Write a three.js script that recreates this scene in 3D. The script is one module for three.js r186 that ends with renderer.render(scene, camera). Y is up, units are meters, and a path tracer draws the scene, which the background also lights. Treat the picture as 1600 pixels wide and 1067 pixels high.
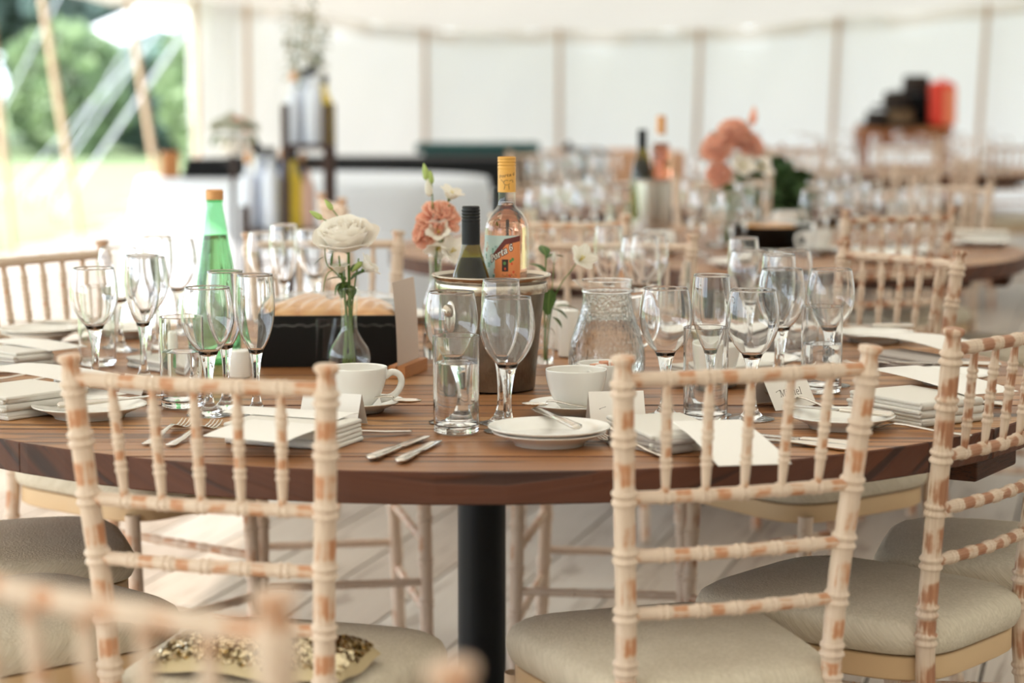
import * as THREE from 'three';
import { mergeGeometries } from 'three/addons/utils/BufferGeometryUtils.js';
import { RoundedBoxGeometry } from 'three/addons/geometries/RoundedBoxGeometry.js';

// ---------------------------------------------------------------- camera, sky, sun, exposure
const scene = new THREE.Scene();
const camera = new THREE.PerspectiveCamera(17.336, 1600 / 1067, 0.1, 400);   // about 77 mm on full frame
camera.position.set(0.054, 1.2735, 3.935);
camera.rotation.set(-THREE.MathUtils.degToRad(6.577), 0, 0);
camera.focus = 3.48;
camera.userData.fStop = 2.8;
scene.add(camera);
scene.background = new THREE.Color(0.80, 0.90, 1.0);
scene.backgroundIntensity = 4.4;
const sun = new THREE.DirectionalLight(0xfff5ea, 8.5);
sun.name = 'sun';
sun.position.set(-28, 17.5, 7);
sun.target.position.set(0, 0, -4);
sun.castShadow = true;
sun.shadow.mapSize.set(4096, 4096);
Object.assign(sun.shadow.camera, { left: -30, right: 30, top: 30, bottom: -30, near: 1, far: 120 });
scene.add(sun, sun.target);
const renderer = new THREE.WebGLRenderer({ antialias: true });
renderer.toneMapping = THREE.LinearToneMapping;
renderer.toneMappingExposure = 0.97;
renderer.shadowMap.enabled = true;

// ---------------------------------------------------------------- helpers
let seed = 12345;
function rnd() { seed = (seed + 0x6d2b79f5) | 0; let t = Math.imul(seed ^ (seed >>> 15), 1 | seed); t = (t + Math.imul(t ^ (t >>> 7), 61 | t)) ^ t; return ((t ^ (t >>> 14)) >>> 0) / 4294967296; }
const rr = (a, b) => a + (b - a) * rnd();
const V = (x, y, z) => new THREE.Vector3(x, y, z);
const D2R = Math.PI / 180, TAU = Math.PI * 2;
const TOP = 0.76;                                        // height of every table top
const used = {};
function numbered(name) { const base = name.replace(/_\d{3}$/, ''); const n = used[base] ?? -1; used[base] = n + 1; return n < 0 ? base : base + '_' + String(n + 1).padStart(3, '0'); }
function tag(o, label, category, group, kind) {
  if (label) o.userData.label = label;
  if (category) o.userData.category = category;
  if (group) o.userData.group = group;
  if (kind) o.userData.kind = kind;
  return o;
}
function part(name, geo, mat, parent) { const m = new THREE.Mesh(geo, mat); m.name = name; m.castShadow = m.receiveShadow = true; parent.add(m); return m; }
function thing(name, [x, z], y = 0, turn = 0) { const g = new THREE.Group(); g.name = numbered(name); g.position.set(x, y, z); g.rotation.y = turn; scene.add(g); return g; }
function solo(name, geo, mat, [x, z], y = 0, turn = 0) { const m = new THREE.Mesh(geo, mat); m.name = numbered(name); m.castShadow = m.receiveShadow = true; m.position.set(x, y, z); m.rotation.y = turn; scene.add(m); return m; }
function copy(proto, [x, z], y = 0, turn = 0) { const o = proto.clone(); o.userData = {}; o.name = numbered(proto.name); o.position.set(x, y, z); o.rotation.set(0, turn, 0); scene.add(o); return o; }
// first use of a builder makes the thing, later uses clone it
const protos = {};
function make(key, build, at, y, turn) {
  if (!protos[key]) { const o = protos[key] = build(); o.position.set(at[0], y, at[1]); o.rotation.y = turn || 0; return o; }
  return copy(protos[key], at, y, turn || 0);
}
const newGroup = (name) => { const g = new THREE.Group(); g.name = numbered(name); scene.add(g); return g; };

function geoFrom(pos, uv, idx, normals) {
  const g = new THREE.BufferGeometry();
  g.setAttribute('position', new THREE.Float32BufferAttribute(pos, 3));
  g.setAttribute('uv', new THREE.Float32BufferAttribute(uv, 2));
  g.setIndex(idx);
  if (normals) g.setAttribute('normal', new THREE.Float32BufferAttribute(normals, 3)); else g.computeVertexNormals();
  return g;
}
// a turned rod: circles of radius prof[i][1] at length prof[i][0] (0 to 1) along a curve; prof[i][2] is the texture row
function turned(curve, prof, seg = 12) {
  if (curve.isCatmullRomCurve3 && prof.length < 12) { // few stations on a bent curve: add more in between
    const full = []; prof.forEach((p, i) => { if (i) { const q = prof[i - 1], m = Math.ceil((p[0] - q[0]) / 0.05); for (let k = 1; k < m; k++) { const f = k / m; full.push(p.map((x, j) => (x === undefined ? x : q[j] + (x - q[j]) * f))); } } full.push(p); });
    prof = full;
  }
  const L = curve.getLength(), pos = [], uv = [], idx = [], nor = [], ref = V(0.31, 0.17, 0.93), n = prof.length;
  for (let i = 0; i < n; i++) {
    const [t, r, v] = prof[i], p = curve.getPointAt(Math.min(1, Math.max(0, t))), T = curve.getTangentAt(Math.min(1, Math.max(0, t)));
    const A = ref.clone().cross(T).normalize(), B = T.clone().cross(A);
    const a = prof[Math.max(0, i - 1)], b = prof[Math.min(n - 1, i + 1)], slope = (b[1] - a[1]) / Math.max(1e-5, (b[0] - a[0]) * L);
    for (let k = 0; k <= seg; k++) {
      const c = Math.cos(k / seg * TAU), s = Math.sin(k / seg * TAU), d = A.clone().multiplyScalar(c).addScaledVector(B, s);
      pos.push(p.x + d.x * r, p.y + d.y * r, p.z + d.z * r);
      const N = d.addScaledVector(T, -slope).normalize(); nor.push(N.x, N.y, N.z);
      uv.push(k / seg, v ?? t * L);
    }
  }
  for (let i = 0; i < n - 1; i++) for (let k = 0; k < seg; k++) { const a = i * (seg + 1) + k, b = a + seg + 1; idx.push(a, a + 1, b, a + 1, b + 1, b); }
  return geoFrom(pos, uv, idx, nor);
}
const line = (...p) => (p.length === 2 ? new THREE.LineCurve3(...p) : new THREE.CatmullRomCurve3(p));
function rod(a, b, r, seg = 8, r2 = r) { return turned(line(a, b), [[0, 0.0001], [0, r], [1, r2], [1, 0.0001]], seg); }
function lathe(pts, seg = 32) { return new THREE.LatheGeometry(pts.map(([x, y]) => new THREE.Vector2(x, y)), seg); }
function smooth(pts, n = 4) { const c = new THREE.SplineCurve(pts.map(([x, y]) => new THREE.Vector2(x, y))); return c.getPoints(n * (pts.length - 1)).map((p) => [Math.max(0, p.x), p.y]); }
function box(w, h, d, x = 0, y = 0, z = 0, r = 0, turn = 0) { const g = r ? new RoundedBoxGeometry(w, h, d, 2, r) : new THREE.BoxGeometry(w, h, d); if (turn) g.rotateY(turn); g.translate(x, y, z); return g; }
function merge(list) { return mergeGeometries(list.map((g) => { const o = g.index ? g.toNonIndexed() : g; for (const k of Object.keys(o.attributes)) if (!['position', 'normal', 'uv'].includes(k)) o.deleteAttribute(k); return o; })); }
// parametric patch f(u, v) -> [x, y, z]
function patch(f, nu, nv) {
  const pos = [], uv = [], idx = [];
  for (let j = 0; j <= nv; j++) for (let i = 0; i <= nu; i++) { pos.push(...f(i / nu, j / nv)); uv.push(i / nu, j / nv); }
  for (let j = 0; j < nv; j++) for (let i = 0; i < nu; i++) { const a = j * (nu + 1) + i, b = a + nu + 1; idx.push(a, a + 1, b, a + 1, b + 1, b); }
  return geoFrom(pos, uv, idx);
}
// a flat bar along z whose stations are [z, y, half width, half thickness, x shift]: handles, blades, tines
function bar(st, round = true) {
  const m = round ? 8 : 4, pos = [], uv = [], idx = [];
  st.forEach(([z, y, w, h, x = 0], i) => { for (let k = 0; k < m; k++) { const a = (k + 0.5) / m * TAU, q = round ? 1.08 : 1.414; pos.push(x + Math.cos(a) * w * q, y + Math.sin(a) * h * q, z); uv.push(k / m, i / st.length); } });
  for (let i = 0; i < st.length - 1; i++) for (let k = 0; k < m; k++) { const a = i * m + k, b = i * m + (k + 1) % m; idx.push(a, b, a + m, b, b + m, a + m); }
  const e = (st.length - 1) * m;
  for (let k = 1; k < m - 1; k++) { idx.push(0, k + 1, k, e, e + k, e + k + 1); }
  return geoFrom(pos, uv, idx);
}

// ---------------------------------------------------------------- computed textures
function hash(x, y, s) { let h = Math.imul(x, 374761393) ^ Math.imul(y, 668265263) ^ Math.imul(s, 1274126177); h = Math.imul(h ^ (h >>> 13), 1274126177); return ((h ^ (h >>> 16)) >>> 0) / 4294967296; }
function noise(x, y, px, py, s) {   // tileable value noise
  const x0 = Math.floor(x), y0 = Math.floor(y), fx = x - x0, fy = y - y0, u = fx * fx * (3 - 2 * fx), v = fy * fy * (3 - 2 * fy), m = (a, n) => ((a % n) + n) % n;
  const a = hash(m(x0, px), m(y0, py), s), b = hash(m(x0 + 1, px), m(y0, py), s), c = hash(m(x0, px), m(y0 + 1, py), s), d = hash(m(x0 + 1, px), m(y0 + 1, py), s);
  return a + (b - a) * u + (c - a) * v + (a - b - c + d) * u * v;
}
function fbm(u, v, fx, fy, oct, s) { let t = 0, a = 0.5, n = 0; for (let o = 0; o < oct; o++) { t += a * noise(u * fx, v * fy, fx, fy, s + o * 17); n += a; a *= 0.5; fx *= 2; fy *= 2; } return t / n; }
function texture(w, h, f, srgb = true) {
  const d = new Uint8Array(w * h * 4);
  for (let y = 0; y < h; y++) for (let x = 0; x < w; x++) { const c = f(x / w, y / h), o = (y * w + x) * 4; for (let k = 0; k < 3; k++) d[o + k] = Math.max(0, Math.min(255, Array.isArray(c) ? c[k] : c)); d[o + 3] = 255; }
  const t = new THREE.DataTexture(d, w, h); t.wrapS = t.wrapT = THREE.RepeatWrapping; t.magFilter = THREE.LinearFilter; t.minFilter = THREE.LinearMipmapLinearFilter;
  if (srgb) t.colorSpace = THREE.SRGBColorSpace;
  t.needsUpdate = true; return t;
}
function rep(t, x, y, ox = 0) { const c = t.clone(); c.wrapS = c.wrapT = THREE.RepeatWrapping; c.repeat.set(x, y); c.offset.set(ox, 0); c.needsUpdate = true; return c; }
function canvasTexture(w, h, draw) { const c = document.createElement('canvas'); c.width = w; c.height = h; draw(c.getContext('2d'), w, h); const t = new THREE.CanvasTexture(c); t.colorSpace = THREE.SRGBColorSpace; t.magFilter = THREE.LinearFilter; return t; }
const mix3 = (a, b, t) => [a[0] + (b[0] - a[0]) * t, a[1] + (b[1] - a[1]) * t, a[2] + (b[2] - a[2]) * t];
const clamp01 = (t) => Math.max(0, Math.min(1, t)), sstep = (a, b, x) => { const t = clamp01((x - a) / (b - a)); return t * t * (3 - 2 * t); };
const std = (o) => new THREE.MeshStandardMaterial({ side: THREE.DoubleSide, ...o });
const phy = (o) => new THREE.MeshPhysicalMaterial({ side: THREE.DoubleSide, ...o });

// limewashed chair wood: cream paint rubbed through to orange wood in patches between the rings (row 0..1 = one segment, four different ones)
function limewash(amount, s, broad = 0, base0 = [226, 204, 183], base1 = [204, 178, 155], wood0 = [204, 130, 80], wood1 = [160, 92, 52], depth = 0.58) {
  return texture(256, 1024, (u, v) => {
    const seg = Math.floor(v * 4), w = v * 4 - seg, grain = fbm(u, v, 48, 10, 3, s), blot = fbm(u, v, 5, 22, 3, s + 5), streak = noise(u * 26, v * 8, 26, 8, s + 9);
    const side = 0.5 + 0.5 * Math.cos((u - 0.2 - 0.3 * hash(seg, 1, s)) * TAU), mid = Math.exp(-(((w - 0.38 - 0.24 * hash(seg, 2, s) + 0.10 * (streak - 0.5)) / 0.24) ** 4));
    const k = sstep(0.30, 0.98, mid * (0.12 + 0.8 * side) * (0.5 + amount) + (blot - 0.5) * 0.8 + (streak - 0.5) * 0.75 * mid + (amount - 0.5) * 0.3 + broad * (fbm(u, v, 3, 9, 2, s + 21) - 0.3));
    const base = mix3(base0, base1, grain), wood = mix3(wood0, wood1, grain * 0.6 + streak * 0.4);
    return mix3(base, wood, k * (depth + 0.3 * grain));
  });
}
const limeLight = limewash(0.42, 3), limeWorn = limewash(0.8, 41, 0.7, [222, 202, 182], [198, 170, 144], [176, 112, 74], [132, 80, 50], 0.66);
const limeBump = texture(128, 512, (u, v) => 90 + 120 * fbm(u, v, 40, 12, 3, 77), false);
// planed old table boards, grain along u (1 = one metre)
const boardTexture = (a, b, dark, s) => texture(1024, 512, (u, v) => {
  const warp = fbm(u, v, 3, 6, 2, s) * 0.05, g = fbm(u, v + warp, 6, 130, 3, s + 1), broad = fbm(u, v, 4, 14, 3, s + 2), crack = sstep(0.66, 0.74, fbm(u, v + warp, 5, 70, 2, s + 3)), knot = sstep(0.78, 0.86, fbm(u, v, 7, 12, 2, s + 4));
  let c = mix3(a, b, clamp01(0.15 + 0.9 * (g * 0.6 + broad * 0.55 - 0.12)));
  c = mix3(c, dark, 0.5 * crack + 0.6 * knot * (0.5 + 0.5 * g));
  return c;
});
const tableWood = boardTexture([208, 155, 100], [142, 97, 58], [58, 36, 24], 11);
const tableBump = texture(1024, 512, (u, v) => { const warp = fbm(u, v, 3, 6, 2, 11) * 0.05; return 255 * clamp01(0.75 * fbm(u, v + warp, 6, 130, 3, 12) + 0.25 - 0.6 * sstep(0.66, 0.74, fbm(u, v + warp, 5, 70, 2, 14))); }, false);
const floorWood = boardTexture([196, 189, 181], [172, 162, 152], [122, 106, 92], 31);
const felt = texture(512, 512, (u, v) => { const a = fbm(u, v, 90, 90, 3, 61), b = fbm(u, v, 6, 6, 3, 62); return mix3([216, 204, 184], [186, 172, 149], clamp01(a * 0.85 + b * 0.4 - 0.15)); });
const feltBump = texture(512, 512, (u, v) => 255 * fbm(u, v, 110, 110, 2, 63), false);
const weave = texture(256, 256, (u, v) => 128 + 60 * Math.sin(u * TAU * 32) * Math.sin(v * TAU * 32) + 60 * (fbm(u, v, 24, 24, 3, 70) - 0.5), false);

// ---------------------------------------------------------------- materials
const M = {
  chair: std({ map: rep(limeLight, 1, 0.25), bumpMap: rep(limeBump, 1, 0.5), bumpScale: 0.0004, roughness: 0.52 }),
  chairWorn: std({ map: rep(limeWorn, 1, 0.25), bumpMap: rep(limeBump, 1, 0.5), bumpScale: 0.0004, roughness: 0.5 }),
  frame: std({ color: 0xcfae85, roughness: 0.6, bumpMap: limeBump, bumpScale: 0.0003 }),
  pad: std({ map: rep(felt, 4, 4), bumpMap: rep(feltBump, 4, 4), bumpScale: 0.0008, roughness: 0.95 }),
  board: ['#ffffff', '#e6d8cc', '#f4e8de', '#d6c6ba'].map((c) => std({ color: c, map: tableWood, bumpMap: tableBump, bumpScale: 0.0016, roughness: 0.42 })),
  edge: std({ color: 0x7e5b45, map: rep(tableWood, 1, 1), bumpMap: tableBump, bumpScale: 0.002, roughness: 0.6 }),
  floor: ['#ffffff', '#efe8e2', '#e2d8d0', '#f6efe8'].map((c) => std({ color: c, map: floorWood, roughness: 0.45 })),
  glass: phy({ color: 0xffffff, transmission: 1, thickness: 0, roughness: 0, ior: 1.5 }),
  solidGlass: phy({ color: 0xffffff, transmission: 1, thickness: 0.02, roughness: 0, ior: 1.5 }),
  stemGlass: phy({ color: 0xffffff, transmission: 1, thickness: 0.02, roughness: 0, ior: 1.43 }),
  water: phy({ color: 0xffffff, transmission: 1, thickness: 0.06, roughness: 0, ior: 1.33 }),
  greenGlass: phy({ color: new THREE.Color(0.50, 0.83, 0.56), transmission: 1, thickness: 0, roughness: 0, ior: 1.5 }),
  oliveGlass: phy({ color: new THREE.Color(0.46, 0.44, 0.12), transmission: 1, thickness: 0, roughness: 0, ior: 1.5 }),
  wineDark: phy({ color: 0xffffff, transmission: 1, thickness: 0.05, roughness: 0, ior: 1.34, attenuationColor: new THREE.Color(0.30, 0.20, 0.05), attenuationDistance: 0.016 }),
  rose: phy({ color: 0xffffff, transmission: 1, thickness: 0.05, roughness: 0, ior: 1.34, attenuationColor: new THREE.Color(0.95, 0.60, 0.44), attenuationDistance: 0.06 }),
  roseDeep: phy({ color: 0xffffff, transmission: 1, thickness: 0.05, roughness: 0, ior: 1.34, attenuationColor: new THREE.Color(0.93, 0.42, 0.24), attenuationDistance: 0.05 }),
  cooler: std({ color: 0xc4bdb4, roughness: 0.26, metalness: 1 }),
  jugGlass: phy({ color: new THREE.Color(0.97, 0.98, 0.96), transmission: 1, thickness: 0.004, roughness: 0.1, ior: 1.5, bumpMap: rep(texture(512, 512, (u, v) => 255 * sstep(0.5, 0.75, fbm(u, v, 90, 60, 2, 150)), false), 1, 1), bumpScale: 0.0007 }),
  china: phy({ color: 0xf2eee6, roughness: 0.22, clearcoat: 0.6, clearcoatRoughness: 0.08 }),
  paper: std({ color: 0xf0ebe4, roughness: 0.8 }),
  linen: std({ color: 0xeae4da, roughness: 0.95, bumpMap: rep(weave, 6, 6), bumpScale: 0.0004 }),
  grayLinen: std({ color: 0xb9aea6, roughness: 0.95, bumpMap: rep(weave, 6, 6), bumpScale: 0.0004 }),
  steel: std({ color: 0xd8d0c6, roughness: 0.16, metalness: 1 }),
  bucket: std({ color: 0xffffff, map: texture(256, 256, (u, v) => mix3([150, 138, 124], [112, 99, 86], clamp01(1.6 * fbm(u, v, 14, 20, 4, 140) - 0.3))), roughness: 0.33, metalness: 1, bumpMap: rep(texture(256, 256, (u, v) => 255 * fbm(u, v, 60, 60, 2, 90), false), 3, 2), bumpScale: 0.0005 }),
  bucketRim: std({ color: 0xc3b6a6, roughness: 0.2, metalness: 1 }),
  blackSteel: phy({ color: 0x08090c, roughness: 0.45, specularIntensity: 0.45 }),
  blackPlastic: phy({ color: 0x070707, roughness: 0.35, specularIntensity: 0.5 }),
  film: phy({ color: 0xffffff, transmission: 1, thickness: 0, roughness: 0.08, ior: 1.5, bumpMap: null }),
  bread: std({ map: texture(256, 256, (u, v) => mix3([226, 178, 122], [188, 128, 76], clamp01(1.5 * fbm(u, v, 6, 6, 4, 95) - 0.3))), roughness: 0.85 }),
  capCopper: std({ color: 0xd49a63, roughness: 0.4, metalness: 0.35 }),
  capYellow: std({ color: 0xe2a850, roughness: 0.42, metalness: 0.2 }),
  capBlack: phy({ color: 0x101013, roughness: 0.5, specularIntensity: 0.7 }),
  beech: std({ color: 0xc98f5c, map: rep(texture(256, 256, (u, v) => mix3([255, 250, 240], [214, 188, 160], fbm(u, v, 3, 60, 3, 99))), 1, 1), roughness: 0.55 }),
  cardBeige: std({ color: 0xd8c6b8, roughness: 0.85 }),
  petalCream: phy({ transmission: 0.45, thickness: 0, map: texture(64, 64, (u, v) => mix3([253, 249, 242], [252, 246, 236], v)), roughness: 1 }),
  petalWhite: phy({ transmission: 0.45, thickness: 0, color: 0xf7f2e6, roughness: 1 }),
  petalCoral: phy({ transmission: 0.45, thickness: 0, map: texture(64, 64, (u, v) => mix3([248, 176, 144], [252, 206, 180], clamp01(v + 0.3 * (noise(u * 8, v * 4, 8, 4, 5) - 0.5)))), roughness: 1 }),
  stem: std({ color: 0x5c7a35, roughness: 0.6 }),
  leaf: phy({ transmission: 0.3, thickness: 0, map: texture(64, 128, (u, v) => mix3([70, 98, 46], [112, 138, 70], Math.abs(u - 0.5) < 0.05 ? 1 : 0.5 * noise(u * 10, v * 14, 10, 14, 8))), roughness: 0.8 }),
  dryLeaf: std({ color: 0xa89a68, roughness: 0.8 }),
  bud: std({ color: 0xa9bb6a, roughness: 0.6 }),
  clothWhite: std({ color: 0xdfe3ea, roughness: 0.95 }),
  blackCloth: std({ color: 0x0e0e10, roughness: 0.95 }),
  darkWood: std({ color: 0x3b241b, roughness: 0.6 }),
  tentPole: std({ color: 0xc9ae94, roughness: 0.7 }),
  tealBox: std({ color: 0x164a48, roughness: 0.6 }),
  hat: std({ color: 0x2a1d14, roughness: 0.8 }),
  hatTan: std({ color: 0x6b5238, roughness: 0.8 }),
  red: std({ color: 0xe2402a, roughness: 0.55 }),
  cardboard: std({ color: 0xd9a988, roughness: 0.85 }),
};

// ---------------------------------------------------------------- large structure: floor, lawn, tent
{ // board floor: single boards where they can be told apart, the rest joined
  const floor = tag(newGroup('floor'), 'pale worn wooden floorboards running away at a slant under the tables', null, null, 'structure');
  const dir = 75 * D2R, dx = Math.cos(dir), dz = -Math.sin(dir), W = 0.236;          // along the boards
  const at = (a, c) => [a * dx - c * dz, a * dz + c * dx];                            // a along, c across
  const far = [];
  const geos = [2.4, 1.8, 3.0].map((l) => { const g = new RoundedBoxGeometry(l, 0.03, W - 0.007, 1, 0.003); const p = g.attributes.position, n = g.attributes.normal, uv = g.attributes.uv; for (let i = 0; i < p.count; i++) uv.setXY(i, p.getX(i) * 0.8 + 0.3 * l, (Math.abs(n.getY(i)) > 0.5 ? p.getZ(i) : p.getY(i)) * 1.6); return g; });
  for (let c = -64; c <= 64; c++) {
    let a = -12 - hash(c + 99, 3, 5) * 2.4;
    for (let k = 0; a < 26; k++) {
      const gi = Math.floor(hash(c + 200, k, 8) * 3), l = [2.4, 1.8, 3.0][gi], [x, z] = at(a + l / 2, c * W);
      a += l + 0.004;
      if (x < -3.75 || x > 8.6 || z > 8.4 || z < -23.5 || (z < -12 && x > 6)) continue;
      const near = x > -2.9 && x < 2.6 && z < 2.2 && z > -5.2;
      const dy = -0.015 + (hash(c, k, 4) - 0.5) * 0.002;
      if (near) { const b = part('plank', geos[gi], M.floor[Math.floor(hash(c, k, 21) * 4)], floor); b.position.set(x, dy, z); b.rotation.y = dir; }
      else { const g = geos[gi].clone(); g.rotateY(dir); g.translate(x, dy, z); far.push(g); }
    }
  }
  tag(part('distant_planks', merge(far), M.floor[1], floor), null, null, null, 'stuff');
  part('floor_bearer', box(12.3, 0.1, 31.8, 2.42, -0.085, -7.5), std({ color: 0x40342a, roughness: 1 }), floor);
}
{
  const lawnMap = texture(512, 512, (u, v) => mix3([142, 156, 112], [106, 124, 80], fbm(u, v, 30, 30, 4, 120)));
  const g = new THREE.PlaneGeometry(260, 260); g.rotateX(-Math.PI / 2);
  tag(solo('lawn', g, std({ map: rep(lawnMap, 60, 60), roughness: 1 }), [0, -40], -0.16), 'sunlit green lawn around the tent', null, null, 'structure');
}
// the tent: eave points [x, z, eave height], going round from the open left side over the far end to the back
const EAVE = [[-3.9, -4.5, 2.2], [-4.0, -9.5, 2.2], [-3.95, -13.2, 2.2], [-3.72, -14.9, 2.16], [-3.24, -17.9, 2.12], [-2.2, -19.9, 2.06], [-0.966, -21.56, 1.88], [0.596, -22.06, 1.885], [2.156, -22.06, 1.883], [3.604, -21.06, 1.99], [4.935, -19.56, 2.095], [6.0, -17.5, 2.2], [7.4, -14, 2.3], [8.3, -8, 2.3], [8.5, 0, 2.3], [8.3, 8, 2.3], [2, 8.3, 2.3], [-4.2, 8, 2.3], [-4.1, 3, 2.25], [-4.0, -0.6, 2.2]];
const canvasWall = phy({ color: new THREE.Color(0.92, 0.925, 0.92), roughness: 1, transmission: 0.125, thickness: 0 });
const canvasFront = phy({ color: new THREE.Color(0.86, 0.82, 0.76), roughness: 1, transmission: 0.2, thickness: 0 });
const canvasRoof = phy({ color: new THREE.Color(0.93, 0.885, 0.81), roughness: 1, transmission: 0.14, thickness: 0 });
const canvasHem = phy({ color: new THREE.Color(0.90, 0.86, 0.80), roughness: 1, transmission: 0.15, thickness: 0 });
function wallPanel(name, a, b, folds, label) {   // hangs from eave a to eave b, in shallow vertical folds and stretched creases
  const L = Math.hypot(b[0] - a[0], b[1] - a[1]), nx = -(b[1] - a[1]) / L, nz = (b[0] - a[0]) / L, ph = rnd() * 6;
  const g = patch((u, v) => {
    const h = (a[2] + (b[2] - a[2]) * u - 0.05 * Math.sin(u * Math.PI)) * v, taut = Math.sin(u * Math.PI);
    const f = folds * 0.05 * Math.sin(u * TAU * folds * 2.5 + ph) * (0.5 + 0.5 * v) * Math.min(1, 8 * u, 8 * (1 - u)) + 0.035 * taut * Math.sin(u * 5 + v * 7 + ph) + 0.02 * Math.sin(u * 14 - v * 9 + ph) * taut;
    return [a[0] + (b[0] - a[0]) * u + nx * f, h, a[1] + (b[1] - a[1]) * u + nz * f];
  }, folds > 1 ? 60 : 24, 14);
  const m = new THREE.Mesh(g, /front|right_[34]/.test(name) ? canvasFront : canvasWall); m.name = name; m.castShadow = m.receiveShadow = true; scene.add(m);
  return tag(m, label, null, null, 'structure');
}
wallPanel('wall_left', [-3.09, -18.07, 2.12], [-2.73, -18.8, 2.09], 2.2, 'white canvas curtain gathered in folds beside the open side of the tent');
wallPanel('wall_back_1', [-2.73, -18.8, 2.09], EAVE[5], 1, 'white canvas tent wall panel beside the gathered curtain');
['between curtain and bar', 'above the black-clothed bar table', 'above the teal crate', 'behind the coral flowers', 'behind the stacked hats', 'at the far right edge'].forEach((w, i) => wallPanel('wall_back_' + (i + 2), EAVE[5 + i], EAVE[6 + i], 0.4, 'backlit white canvas tent wall panel ' + w));
for (let i = 11; i < 14; i++) wallPanel('wall_right_' + (i - 10), EAVE[i], EAVE[i + 1], 0.4, 'white canvas tent side wall on the right');
wallPanel('wall_right_4', EAVE[14], EAVE[15], 0.4, 'white canvas tent side wall nearest on the right');
wallPanel('wall_front_1', EAVE[15], EAVE[16], 0.4, 'white canvas tent wall behind the viewer');
wallPanel('wall_front_2', EAVE[16], EAVE[17], 0.4, 'white canvas tent wall behind the viewer on the left');
{ // roof: sagging canvas from the eaves to two king poles, with a hanging hem at the eave
  const ridge = (x, z) => V(2.1, 5.2, Math.max(-13, Math.min(0.5, z)));
  const pos = [], n = EAVE.length;
  const P = []; for (let i = 0; i < n; i++) { const a = EAVE[i], b = EAVE[(i + 1) % n]; for (let k = 0; k < 5; k++) { const t = k / 5; P.push([a[0] + (b[0] - a[0]) * t, a[1] + (b[1] - a[1]) * t, a[2] + (b[2] - a[2]) * t - 0.035 * Math.sin(t * Math.PI)]); } }
  const N = P.length;
  const g = patch((u, v) => { const p = P[Math.round(u * N) % N], r = ridge(p[0], p[1]), s = v; return [p[0] + (r.x - p[0]) * s, p[2] + (r.y - p[2]) * (s ** 1.25), p[1] + (r.z - p[1]) * s]; }, N, 12);
  tag(solo('ceiling', g, canvasRoof, [0, 0]), 'cream canvas tent roof sloping down to the eaves', null, null, 'structure');
  const cx = 2.1, cz = -7;
  const hem = patch((u, v) => { const p = P[Math.round(u * N) % N], d = Math.hypot(cx - p[0], cz - p[1]) || 1, o = 0.03 - v * 0.02; return [p[0] + (cx - p[0]) / d * o, p[2] + 0.005 - v * 0.14 + 0.012 * Math.sin(u * 400), p[1] + (cz - p[1]) / d * o]; }, N, 3);
  tag(solo('trim_1', hem, canvasHem, [0, 0]), 'cream canvas hem hanging along the eave of the tent', null, null, 'structure');
}
{ // side poles, a little inside the walls
  const poles = [
    [-3.0, -17.9, 2.1, 0.0, 'thin tent pole at the edge of the gathered white curtain'],
    [-0.92, -21.4, 1.88, 0.0, 'thin tent pole left of the teal crate on the far wall'],
    [0.596, -21.9, 1.885, 0.0, 'thin tent pole above the right end of the teal crate'],
    [2.156, -21.9, 1.883, 0.05, 'thin tent pole between the pink wine bottle and the coral flowers'],
    [3.56, -20.9, 1.99, 0.08, 'thin tent pole left of the stacked dark hats'],
    [4.84, -19.3, 2.095, 0.10, 'thin tent pole right of the red case'],
    [-2.58, -18.55, 2.06, 0.0, 'thin pinkish tent pole in the folds of the white curtain'],
    [-3.14, -16.6, 2.1, -0.30, 'leaning tent pole in the opening, right one before the green hedge'],
    [-3.52, -14.6, 2.16, -0.30, 'leaning tent pole in the opening, left one before the trees'],
    [-3.74, -13.05, 2.2, -0.15, 'tent pole cut by the left edge of the picture'],
  ];
  for (const [x, z, h, lean, label] of poles) { const o = thing('tent_pole', [x, z]); part('shaft', turned(line(V(0, 0, 0), V(lean, h, 0)), [[0, 0.022], [0.03, 0.028], [0.5, 0.03], [0.97, 0.026], [1, 0.02]], 12), M.tentPole, o); part('spike', rod(V(lean * 0.98, h - 0.02, 0), V(lean, h + 0.06, 0), 0.008), M.steel, o); tag(o, label, 'tent pole', 'poles round the tent'); }
}
{ // white guy straps outside the open side
  const rope = std({ color: 0xb9bdc6, roughness: 0.8 });
  const STRAPS = [[[-5.530, -0.120, -18.065], [-4.327, 2.150, -18.065], 0.0105, 'long white guy strap crossing left of the left leaning pole'], [[-5.885, -0.120, -22.065], [-3.758, 2.150, -22.065], 0.0120, 'upper of two grey guy straps side by side in the left opening'], [[-5.622, -0.120, -23.065], [-4.013, 2.150, -23.065], 0.0150, 'lower of two grey guy straps side by side in the left opening'], [[-4.642, -0.120, -19.065], [-3.025, 2.150, -19.065], 0.0180, 'broad white guy strap crossing the right leaning pole'], [[-5.329, -0.120, -21.065], [-3.900, 2.150, -21.065], 0.0105, 'short pale guy strap at the top of the right opening']];
  for (const [a, b, w, label] of STRAPS) {
    const A = V(...a), B = V(...b), o = thing('guy_strap', [0, 0]);
    part('webbing', turned(line(A, B), [[0, w * 0.6], [0.02, w], [0.98, w], [1, w * 0.6]], 8), rope, o); part('peg', rod(V(a[0], -0.25, a[2]), V(a[0], 0.1, a[2]), 0.02), M.steel, o);
    tag(o, label, 'strap', 'guy straps outside the tent');
  }
}
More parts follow.
